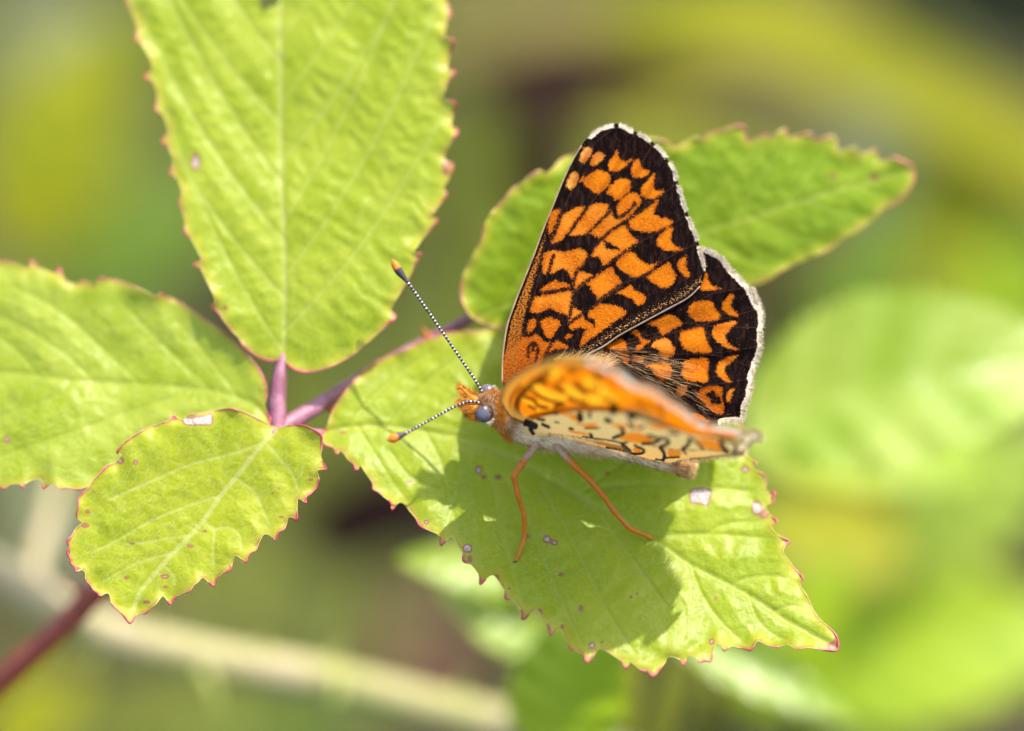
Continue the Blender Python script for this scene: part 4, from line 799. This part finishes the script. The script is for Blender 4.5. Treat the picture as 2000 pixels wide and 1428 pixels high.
for gx_, gy_ in CL([(1500, 190), (1720, 290)]) + CM([(220, 80), (410, 150), (580, 270), (720, 350), (870, 440), (1010, 560), (1180, 625)]): fr = np.minimum(fr, np.hypot(vp[:, 0] - gx_, vp[:, 1] - gy_) - 9)
fattr(o, 'costa', np.clip(14 - dist_line(vp, cl), -20, 20)); fattr(o, 'bk', np.clip(strokes_field(vp, LF_blk), -20, 20)); fattr(o, 'yellow', np.clip(strokes_field(vp, LF_yel), -20, 20)); fattr(o, 'fr', np.clip(fr, -20, 20))
vattr(o, 'uvmm', np.stack([vp[:, 0] * 0.04, -vp[:, 1] * 0.04, np.zeros(len(vp))], 1))
tube('leading_edge_vein', P(cl[:, 0], cl[:, 1], lf_depth(cl[:, 0], cl[:, 1])), np.linspace(0.07, 0.05, len(cl)) * 0.001, M_costa, lfo, 8)

# --- near (left) hindwing, underside
LH_out = CL([(440, 1040), (500, 950), (620, 890), (740, 868), (900, 840), (1100, 820), (1300, 792), (1500, 788), (1700, 792)]) + CM([(0, 405), (150, 430), (320, 470), (480, 560), (800, 680), (1100, 760), (1400, 800), (1600, 810), (1680, 745), (1800, 722), (1912, 790), (1900, 865), (1780, 862), (1742, 930), (1694, 962), (1662, 1042), (1500, 1062), (1250, 1084), (1050, 1112), (900, 1114), (760, 1152), (650, 1180), (530, 1175), (300, 1110), (100, 1062)]) + CL([(1850, 1450), (1600, 1425), (1200, 1330), (800, 1250), (550, 1220), (455, 1170), (435, 1090)])
lh_depth = tps([(1022, 826, -1.9), (1025, 848, -1.8), (1064, 801, -4.9), (1110, 796, -7.2), (1170, 791, -9.0), (1215, 796, -10.2), (1290, 820, -11.2), (1400, 851, -10.2), (1485, 851, -8.8), (1455, 886, -5.2), (1370, 896, -1.7), (1300, 906, -0.30), (1240, 892, -0.35), (1184, 879, -0.45), (1128, 866, -0.7), (1070, 854, -1.2), (1240, 842, -7.0), (1300, 862, -6.2), (1400, 872, -6.2), (1150, 826, -5.0), (1300, 888, -2.2), (1080, 825, -3.2)], 0.02)
LH_or = [(CL(p), 0) for p in [[(908, 900), (1050, 905), (1180, 928), (1232, 980), (1150, 1012), (1080, 962), (950, 922)], [(1130, 1045), (1300, 1055), (1450, 1055), (1484, 1092), (1400, 1115), (1300, 1095)], [(1680, 1055), (1900, 1085), (1860, 1115), (1720, 1100)], [(1450, 1285), (1620, 1320), (1780, 1370), (1850, 1400), (1700, 1395), (1520, 1340)], [(1050, 1150), (1200, 1160), (1390, 1200), (1300, 1210), (1120, 1180)]]] + \
 [(CM(p), 0) for p in [[(-80, 840), (20, 765), (120, 738), (260, 768), (380, 838), (412, 872), (300, 894), (150, 894), (0, 860)], [(998, 860), (1100, 828), (1342, 888), (1363, 992), (1240, 1004), (1120, 962), (1050, 912)], [(818, 742), (900, 690), (1120, 702), (1145, 780), (1000, 792)], [(-120, 960), (-20, 960), (40, 990), (20, 1030), (-60, 1020)], [(140, 640), (220, 655), (200, 690), (130, 680)], [(300, 640), (480, 650), (600, 700), (420, 700)], [(120, 960), (220, 985), (230, 1020), (120, 1020)], [(600, 1000), (760, 1010), (800, 1060), (620, 1080)], [(1180, 690), (1330, 720), (1280, 770), (1180, 750)], [(-60, 640), (40, 660), (20, 700), (-60, 690)]]]
LH_bk = [(CL(l), w_ / 5.2) for l, w_ in [([(480, 1040), (540, 1060), (600, 1085)], 38), ([(640, 988), (735, 1004)], 15), ([(710, 1062), (800, 1102)], 17), ([(880, 1030), (945, 1040)], 9), ([(760, 885), (905, 895)], 30), ([(1232, 930), (1235, 990)], 34), ([(540, 1130), (580, 1190)], 20), ([(1090, 1120), (1130, 1130)], 15), ([(1370, 900), (1370, 960)], 16), ([(1700, 820), (1690, 890)], 34), ([(1600, 1000), (1650, 1020)], 26), ([(1930, 920), (1960, 980)], 26), ([(1300, 1120), (1500, 1120)], 9), ([(1380, 1200), (1400, 1240)], 16), ([(1700, 1250), (1780, 1220), (1850, 1180), (1800, 1120)], 18), ([(1270, 1230), (1450, 1262), (1620, 1285), (1820, 1330), (1880, 1390)], 9), ([(1600, 1385), (1800, 1420)], 11), ([(1830, 1360), (1890, 1400), (1930, 1430)], 18)]] + \
 [(CM(l), w_ / 5.6) for l, w_ in [([(330, 790), (430, 820), (480, 860), (410, 892), (250, 905)], 18), ([(500, 828), (590, 845), (615, 895), (545, 925), (495, 955), (545, 1020), (555, 1080), (540, 1135)], 19), ([(560, 1105), (660, 1095), (760, 1092)], 12), ([(430, 1122), (530, 1135)], 10), ([(905, 830), (895, 900), (860, 945), (815, 970)], 21), ([(1345, 888), (1375, 960), (1430, 1012)], 27), ([(1005, 895), (1100, 985)], 13), ([(620, 748), (740, 775)], 17), ([(1215, 775), (1350, 840), (1560, 905)], 12), ([(1625, 885), (1660, 895)], 22), ([(1500, 1022), (1550, 990), (1540, 920)], 15), ([(940, 840), (990, 870)], 14), ([(-60, 900), (40, 885)], 12), ([(0, 945), (40, 990), (0, 1010)], 22), ([(140, 925), (200, 960), (260, 985), (270, 1020), (200, 1045), (60, 1040)], 15), ([(200, 700), (270, 660)], 14), ([(860, 1050), (810, 1000)], 9), ([(300, 915), (500, 955), (700, 990), (850, 1000), (1100, 990), (1400, 1022)], 6), ([(100, 1072), (300, 1118), (530, 1182), (650, 1186), (760, 1158), (900, 1118), (1250, 1090), (1560, 1060)], 5), ([(60, 520), (180, 500)], 26), ([(60, 620), (110, 680)], 20)]]
poly = resample(catmull(LH_out, 4, True), 2.4); vp, fo = tri_sheet(poly, 2.4)
o = obj('hindwing', P(vp[:, 0], vp[:, 1], lh_depth(vp[:, 0], vp[:, 1])), fo, M_wun, bfly); lho = o
o['label'] = 'hindwing underside, cream with orange patches and black scrawls'
s_or, _ = spots_field(vp, LH_or)
lh_outer = catmull(CM([(1600, 810), (1680, 745), (1800, 722), (1912, 790), (1900, 865), (1780, 862), (1742, 930), (1694, 962), (1662, 1042), (1500, 1062)]), 4)
fr = np.minimum(9.0 - dist_line(vp, lh_outer), (vp[:, 0] - 1446))
fattr(o, 'orr', np.clip(s_or, -20, 20)); fattr(o, 'bk', np.clip(strokes_field(vp, LH_bk), -20, 20)); fattr(o, 'fr', np.clip(fr, -20, 20))
fattr(o, 'peach', np.clip((vp[:, 1] - 862 - (vp[:, 0] - 1240) * 0.08) / 18, 0, 1) * 0.9)
vattr(o, 'uvmm', np.stack([vp[:, 0] * 0.04, -vp[:, 1] * 0.04, np.zeros(len(vp))], 1))

# --- body: head, thorax and abdomen as one skin
bp = np.array([(922, 792, -.2, 5), (930, 791, -.1, 15), (940, 790, 0, 22), (951, 790, 0.05, 25), (961, 793, 0.1, 24), (968, 797, 0.15, 23), (978, 802, 0.2, 31), (996, 810, 0.25, 41), (1024, 820, 0.3, 46), (1062, 831, 0.3, 46), (1100, 842, 0.3, 41), (1136, 853, 0.3, 34), (1168, 862, 0.3, 28), (1220, 876, 0.3, 22), (1270, 891, 0.3, 20), (1310, 903, 0.3, 19), (1336, 911, 0.3, 18), (1348, 916, 0.3, 15), (1352, 917, 0.3, 6)], float)
bb = catmull(bp, 5)
k = NT('body_skin'); v = k.obj_mm(); al = k.attr('along')
n_ = k.noise(v, 3.0, 3)
c = k.mix(k.step(al, 1.4, 2.0), (0.16, 0.11, 0.06), (0.46, 0.17, 0.02)); c = k.mix(k.step(al, 2.6, 3.6), c, (0.62, 0.50, 0.31)); c = k.mix(k.step(al, 15.5, 17.0), c, (0.40, 0.20, 0.06))
c = k.mix(k.step(n_, 0.55, 0.7, 0, 0.5), c, (0.07, 0.045, 0.03))
M_body = k.surf(c, 0.8, 0.15, k.bump(n_, 0.5, 0.0002), 0, None, 0.3)
NB = 28
V, F = tube_mesh(P3(bb[:, :3]), bb[:, 3] * 0.04e-3, NB)
body = obj('body', V, F, M_body, bfly)
L = np.r_[0, np.cumsum(np.linalg.norm(np.diff(P3(bb[:, :3]), axis=0), axis=1))] * 1000
fattr(body, 'along', np.r_[np.repeat(L, NB), L[0], L[-1]])

M_fur_o = simple('fur_orange', (0.66, 0.29, 0.028), 0.6, 0.2, 0.5, 2.0, col2=(0.48, 0.16, 0.010), trans=0.3)
M_fur_c = simple('fur_cream', (0.82, 0.60, 0.29), 0.6, 0.2, 0.4, 2.0, col2=(0.58, 0.40, 0.17), trans=0.35)
M_fur_b = simple('fur_brown', (0.30, 0.17, 0.075), 0.55, 0.35, 0.6, 1.2, col2=(0.07, 0.035, 0.02))
M_fur_w = simple('fur_white', (0.66, 0.56, 0.40), 0.6, 0.2, 0.3, 4.0, trans=0.35)
M_fur_n = simple('fur_white_near', (0.92, 0.80, 0.58), 0.6, 0.1, 0.2, 2.0, trans=0.6)  # lighter copy of the white fur, brightened to offset the shade on this wing
def fur(name, roots, tips, r, mat, parent, bend=0.15, seed=1):
    V, F = hairs_mesh(P3(roots), P3(tips), r * 0.001, bend, seed)
    o = obj(name, V, F, mat, parent, False); o['kind'] = 'stuff'; return o
def body_fur(n, x0, x1, l0, l1, back, out, mat, seed, a0=0, a1=2 * math.pi, r=0.016):
    g = np.random.default_rng(seed); t = g.uniform(x0, x1, n); a = g.uniform(a0, a1, n)
    cx = np.stack([np.interp(t, bb[:, 0], bb[:, j]) for j in range(4)], 1)
    nx_, ny_ = 0.30, 0.95                                    # in-picture normal of the body axis (down, a little left)
    off = np.stack([-nx_ * np.cos(a), ny_ * np.cos(a), -np.sin(a)], 1)
    roots = np.stack([cx[:, 0] + off[:, 0] * cx[:, 3] * .96, cx[:, 1] + off[:, 1] * cx[:, 3] * .96, cx[:, 2] + off[:, 2] * cx[:, 3] * .96 * 0.04], 1)
    ln = g.uniform(l0, l1, n)[:, None]; d = np.stack([back + 0 * t, 0.3 * back + 0 * t, 0 * t], 1) + out * off + g.normal(0, .22, (n, 3))
    d /= np.linalg.norm(d, axis=1)[:, None]; d[:, 2] *= 0.04
    return roots, roots + d * ln, r, mat, seed
def put_fur(name, args, parent, bend=0.2):
    r0, t0, r_, m_, s_ = args; return fur(name, r0, t0, np.full(len(r0), r_), m_, parent, bend, s_)
put_fur('collar_fur', body_fur(2200, 960, 1008, 14, 28, 0.6, 0.7, M_fur_o, 2), body)
put_fur('chest_fur', body_fur(2600, 1000, 1180, 10, 24, 0.9, 0.45, M_fur_c, 3), body)
put_fur('belly_fur', body_fur(2400, 1150, 1352, 8, 18, 1.0, 0.22, M_fur_c, 4), body)
put_fur('belly_fur', body_fur(700, 1200, 1352, 10, 22, 1.0, 0.2, M_fur_b, 5), body)
put_fur('tail_tuft', body_fur(500, 1335, 1352, 8, 16, 1.0, 0.3, M_fur_c, 6), body)
put_fur('tail_tuft', body_fur(350, 1310, 1348, 8, 18, 1.0, 0.3, M_fur_o, 16), body)
put_fur('chest_fur', body_fur(500, 996, 1070, 10, 20, 0.9, 0.4, M_fur_b, 7), body)
put_fur('head_fur', body_fur(900, 928, 966, 8, 17, 0.1, 0.9, M_fur_o, 8), body)
put_fur('head_fur', body_fur(260, 940, 966, 6, 12, 0.3, 0.8, M_fur_c, 9), body)

# --- eyes
k = NT('eye'); v = k.obj_mm(); c = k.mix(k.step(k.noise(v, 3.2, 1), 0.5, 0.72), (0.085, 0.078, 0.098), (0.040, 0.034, 0.052)); M_eye = k.surf(c, 0.3, 0.5, k.bump(k.vor(v, 22.0), 0.25, 0.00002))
def ball(name, c, rx, ry, rd, mat, parent, n=24):
    V = []; F = []
    for i in range(n + 1):
        th = math.pi * i / n
        for j in range(n * 2):
            ph = math.pi * j / n; V.append((c[0] + rx * math.sin(th) * math.cos(ph), c[1] + ry * math.cos(th), c[2] + rd * math.sin(th) * math.sin(ph)))
    m = n * 2
    for i in range(n):
        for j in range(m): F.append((i * m + j, i * m + (j + 1) % m, (i + 1) * m + (j + 1) % m, (i + 1) * m + j))
    return obj(name, P3(np.array(V)), F, mat, parent)
ball('eye', (944, 807, -0.72), 16.8, 18.6, 0.52, M_eye, body); ball('eye', (952, 767, 0.75), 17, 17, 0.55, M_eye, body)
def rim_fur(cx, cy, r, a0, a1, n, seed, d0, mat, ln=9):
    g = np.random.default_rng(seed); a = g.uniform(a0, a1, n); rt = np.stack([cx + r * np.cos(a), cy + r * np.sin(a), d0 + g.uniform(-.25, .25, n)], 1)
    tp = rt + np.stack([np.cos(a) * ln * .6 + g.normal(0, 1.5, n) + 2, np.sin(a) * ln * .6 + g.normal(0, 1.5, n), g.uniform(-.2, .1, n)], 1)
    return rt, tp
rt, tp = rim_fur(945, 807, 19.5, -0.9, 1.3, 220, 12, -0.85, None); fur('eye_ring', rt, tp, np.full(220, .022), M_fur_w, body, .1, 12)
rt, tp = rim_fur(953, 768, 15, -1.0, 0.6, 100, 13, 0.4, None); fur('eye_ring', rt, tp, np.full(100, .022), M_fur_w, body, .1, 13)
# --- palps: two furry forward points
for (b0, m0, t0, sd) in [((936, 786, -.2), (916, 772, -.2), (898, 754, -.1), 21), ((934, 798, -.6), (916, 795, -.8), (898, 783, -.8), 22)]:
    p = catmull(np.array([b0, m0, t0], float), 6); po = tube('palp', P3(p), np.linspace(0.40, 0.08, len(p)) * 0.001, M_fur_o, body, 10)
    g = np.random.default_rng(sd); n = 900; t = g.uniform(0, 1, n); i = (t * (len(p) - 1)).astype(int)
    ang = g.uniform(0, 2 * math.pi, n); rad = np.interp(t, [0, 1], [10, 2.0])
    rt = p[i] + np.stack([rad * np.cos(ang), rad * np.sin(ang), rad * 0.04 * np.sin(ang * 1.7)], 1)
    dv_ = (p[-1] - p[0]); dv_ = dv_ / np.linalg.norm(dv_[:2]); ln = g.uniform(10, 22, n)[:, None] * (1 - .4 * t[:, None])
    tp = rt + dv_ * ln * 0.75 + np.stack([np.cos(ang), np.sin(ang) * 1.1 + 0.35, g.normal(0, .03, n)], 1) * ln * 0.5
    fur('palp_fur', rt, tp, np.full(n, .018), M_fur_o if sd == 21 else M_fur_o, po, .2, sd)
    rt2 = rt[:90]; tp2 = tp[:90] + g.normal(0, 1.5, (90, 3)) * np.array([1, 1, .04]); fur('palp_fur', rt2, tp2, np.full(90, .02), M_fur_b, po, .2, sd + 5)
g = np.random.default_rng(31); n = 800
rt = np.stack([g.uniform(912, 940, n), 0 * g.random(n), g.uniform(-.8, -.3, n)], 1); rt[:, 1] = 796 + (rt[:, 0] - 912) * .4 + g.uniform(-4, 8, n)
tp = rt + np.stack([g.uniform(-14, -3, n), g.uniform(4, 18, n), g.uniform(-.2, .2, n)], 1); fur('face_fur', rt, tp, np.full(n, .017), M_fur_o, body, .2, 31)

# --- antennae, ringed black and white, clubbed
def antenna_mat(name, period, total, club, tip):
    k = NT(name); al = k.attr('along'); ft = k.math('SUBTRACT', total, al)
    ph = k.math('FRACT', k.math('DIVIDE', al, period)); al2 = k.math('MULTIPLY', k.step(k.noise(k.obj_mm(), 3.0, 2), 0.25, 0.6), 0.85)
    w_ = k.math('MULTIPLY', al2, k.math('MULTIPLY', k.step(ph, 0.60, 0.72), k.step(ph, 0.92, 1.0, 1, 0)))
    c = k.mix(w_, (0.018, 0.013, 0.010), (0.72, 0.66, 0.56))
    c = k.mix(k.step(ft, club - .25, club + .1, 1, 0), c, (0.030, 0.025, 0.030))
    c = k.mix(k.step(k.math('ADD', ft, k.math('MULTIPLY', k.noise(k.obj_mm(), 2.5, 2), 0.5)), tip, tip + .35, 1, 0), c, (0.52, 0.135, 0.004))
    return k.surf(c, 0.5, 0.3)
for pts, club, cr_, tipd in [([(944, 768, -.1), (925, 738, 0.1), (880, 672, 0.4), (832, 602, 0.7), (796, 551, 0.9), (780, 531, 1.0), (766, 507, 1.1)], 2.2, 0.33, 0.95), ([(940, 787, -.85), (922, 784, -1.0), (900, 789, -1.15), (862, 808, -1.5), (826, 828, -1.9), (793, 846, -2.3), (776, 853, -2.5), (756, 861, -2.8)], 1.7, 0.36, 0.90)]:
    p = resample(catmull(np.array(pts, float), 12), 2.0, False); wp = P3(p); L = np.r_[0, np.cumsum(np.linalg.norm(np.diff(wp, axis=0), axis=1))] * 1000; T = L[-1]
    t = T - L; r = 0.105 + 0.03 * np.clip((t - T * .5) / T, -1, 0) * -1
    r = r + (cr_ - r) * np.exp(-((t - club * .38) / (club * .42)) ** 2); r *= np.clip(np.sqrt(np.clip(t / 0.35, 0.02, 1)), 0, 1)
    r = r * (1 + 0.10 * np.sin(L / 0.30 * 2 * math.pi) * (t > club))
    tube('antenna', wp, r * 0.001, antenna_mat('antenna_rings', 0.30, T, club, tipd), body, 12, True)

# --- legs
k = NT('leg'); al = k.attr('along'); v = k.obj_mm(); nn = k.noise(v, 4.0, 3)
c = k.mix(k.step(al, 1.2, 2.4), (0.46, 0.33, 0.22), (0.58, 0.185, 0.010)); c = k.mix(k.step(nn, 0.5, 0.68, 0, 0.5), c, (0.34, 0.075, 0.006)); M_leg = k.surf(c, 0.4, 0.4, k.bump(nn, 0.4, 0.0001), 0.3, (0.62, 0.20, 0.01))
M_claw = simple('claw', (0.03, 0.02, 0.015), 0.4, 0.4)
def fa(x, y): return float(LA.depth([(x, y)])[0])
def leg(joints, rads, claw=True):
    p = np.array(joints, float); p[-1, 2] = fa(p[-1, 0], p[-1, 1]) - 0.10; p[-2, 2] += 0.5; p[-3, 2] += 0.2
    pp = resample(p, 2.0, False); kk = np.ones(7) / 7; ex = np.vstack([np.repeat(pp[:1], 3, 0), pp, np.repeat(pp[-1:], 3, 0)]); pp = np.stack([np.convolve(ex[:, j], kk, 'valid') for j in range(3)], 1); pp[-1] = p[-1]; tt = np.linspace(0, 1, len(pp)); jj = np.linspace(0, 1, len(rads))
    r = np.interp(tt, jj, rads); r = r * (1 + 0.05 * np.sin(tt * 60))
    for jn in p[2:-1]: r = r * (1 + 0.22 * np.exp(-(np.hypot(pp[:, 0] - jn[0], pp[:, 1] - jn[1]) / 5.0) ** 2))
    g = np.random.default_rng(5); n = 260; i = g.integers(8, len(pp) - 1, n); th = g.uniform(0, 6.28, n)
    rt = pp[i] + np.stack([np.cos(th) * r[i] * .8, np.sin(th) * r[i] * .8, 0 * th], 1); dr = pp[np.minimum(i + 2, len(pp) - 1)] - pp[i]; dr /= np.linalg.norm(dr[:, :2], axis=1)[:, None] + 1e-6
    tp = rt + dr * 6 + np.stack([np.cos(th) * 2.2, np.sin(th) * 2.2, 0 * th], 1); o = tube('leg', P3(pp), r * 0.04e-3, M_leg, body, 10, True)
    fur('leg_bristles', rt, tp, np.full(n, .010), M_fur_o, o, .1, 6)
    if claw:
        e = pp[-1]; q_ = np.array([e, e + (-3, 2, 0.02), e + (-7, 1, 0.08)]) if e[0] < 1100 else np.array([e, e + (1, 2, 0.02), e + (3, 4, 0.08)]); tube('claw', P3(q_), np.array([.06, .05, .02]) * .001, M_claw, o, 6)
leg([(1052, 862, -0.6), (1037, 882, -1.0), (1018, 908, -1.4), (1003, 930, -1.5), (1011, 968, -1.0), (1024, 1008, -0.4), (1024, 1052, 0.1), (1008, 1096, 0)], [7.5, 7.2, 6.4, 5.2, 4.6, 4.6, 4.3, 3.2])
leg([(1082, 862, -0.6), (1097, 884, -1.0), (1122, 910, -1.1), (1153, 938, -1.1), (1176, 966, -0.7), (1200, 1000, -0.2), (1230, 1033, 0.1), (1274, 1052, 0)], [7.5, 6.6, 6.2, 5.6, 5.0, 4.8, 4.4, 3.2])
leg([(1066, 845, 1.4), (1052, 830, 2.6), (1072, 846, 3.4), (1092, 862, 4.0)], [5, 4.5, 4, 2.6], False)
leg([(1110, 850, 1.4), (1145, 836, 2.6), (1165, 850, 3.2), (1180, 862, 4.0)], [5, 4.5, 4, 2.6], False)

# --- fringes and wing hair
def fringe(line, depth, mat, parent, n, ln, seed, outward=1, gaps=(), r=0.020, jitter=3.0, sink=4.0, dd=-0.02):
    g = np.random.default_rng(seed); p = resample(line, 1.0, False); T = np.gradient(p, axis=0); T /= np.linalg.norm(T, axis=1)[:, None] + 1e-9
    Nn = np.stack([T[:, 1], -T[:, 0]], 1) * outward; i = g.integers(0, len(p), n)
    rt = p[i] - Nn[i] * sink * g.uniform(.3, 1, (n, 1)); keep = np.ones(n, bool)
    for gx_, gy_, gr in gaps: keep &= np.hypot(p[i, 0] - gx_, p[i, 1] - gy_) > gr
    tp = p[i] + Nn[i] * g.uniform(.3, 1, (n, 1)) * ln + g.normal(0, jitter, (n, 2)) * .5
    rt, tp = rt[keep], tp[keep]
    rd = depth(rt[:, 0], rt[:, 1]) + dd; td = depth(tp[:, 0], tp[:, 1]) + dd + g.normal(0, .05, len(tp))
    return fur('fringe', np.c_[rt, rd], np.c_[tp, td], np.full(len(rt), r), mat, parent, .12, seed)
fringe(FW_outer, fw_depth0, M_fur_w, fwo, 1300, 3.0, 41, 1, [(a, b, 7.0) for a, b, _ in FW_gap], sink=6)
fringe(HW_outer, hw_depth0, M_fur_w, hwo, 2000, 5.5, 42, 1, sink=8)
fringe(olf, lf_depth, M_fur_n, lfo, 700, 4.0, 43, 1, sink=6)
fringe(lh_outer, lh_depth, M_fur_n, lho, 900, 5.0, 44, 1, sink=8)
lh_low = catmull(CM([(1650, 1046), (1500, 1066), (1250, 1088), (1050, 1116), (900, 1130), (760, 1160), (650, 1190), (530, 1185), (300, 1125), (100, 1080)]) + CL([(1850, 1400), (1600, 1345), (1200, 1250), (800, 1200)]), 4)
fringe(lh_low[:30], lh_depth, M_fur_n, lho, 420, 7.0, 45, 1, sink=3); fringe(lh_low, lh_depth, M_fur_c, lho, 500, 9.0, 46, 1, sink=4, jitter=6)
fringe(cl, lf_depth, M_fur_b, lfo, 350, 6.0, 47, 1, sink=4)
g = np.random.default_rng(51)
def wing_hair(n, seed, mat, r, l0, l1):
    g = np.random.default_rng(seed); u = g.uniform(0, 1, n) ** 0.9; v_ = g.uniform(0, 1, n)
    top = np.stack([860 + 480 * u, 430 + 90 * u], 1); bot = np.stack([760 + 760 * u, 470 + 440 * u], 1)
    rc = top * (1 - v_[:, None]) + bot * v_[:, None]; rt = np.array(C2(rc)); a = 0.08 + 0.50 * v_ + g.normal(0, .10, n); ln = g.uniform(l0, l1, n) * (1 - .35 * u)
    tp = rt + np.stack([np.cos(a), np.sin(a)], 1) * ln[:, None]
    rd = hw_depth0(rt[:, 0], rt[:, 1]) - 0.08; td = hw_depth0(tp[:, 0], tp[:, 1]) - g.uniform(.12, .5, n)
    fur('wing_hair', np.c_[rt, rd], np.c_[tp, td], np.full(n, r), mat, hwo, .12, seed)
wing_hair(150, 52, M_fur_b, 0.011, 35, 80); wing_hair(60, 53, M_fur_c, 0.009, 30, 75)
g = np.random.default_rng(54); n = 420
rt = np.stack([g.uniform(1080, 1185, n), g.uniform(700, 722, n), g.uniform(-.6, .6, n)], 1); tp = rt + np.stack([g.uniform(5, 40, n), g.uniform(-26, 0, n), g.uniform(-.6, .3, n)], 1)
fur('back_fur', rt, tp, np.full(n, .016), M_fur_c, body, .2, 54)
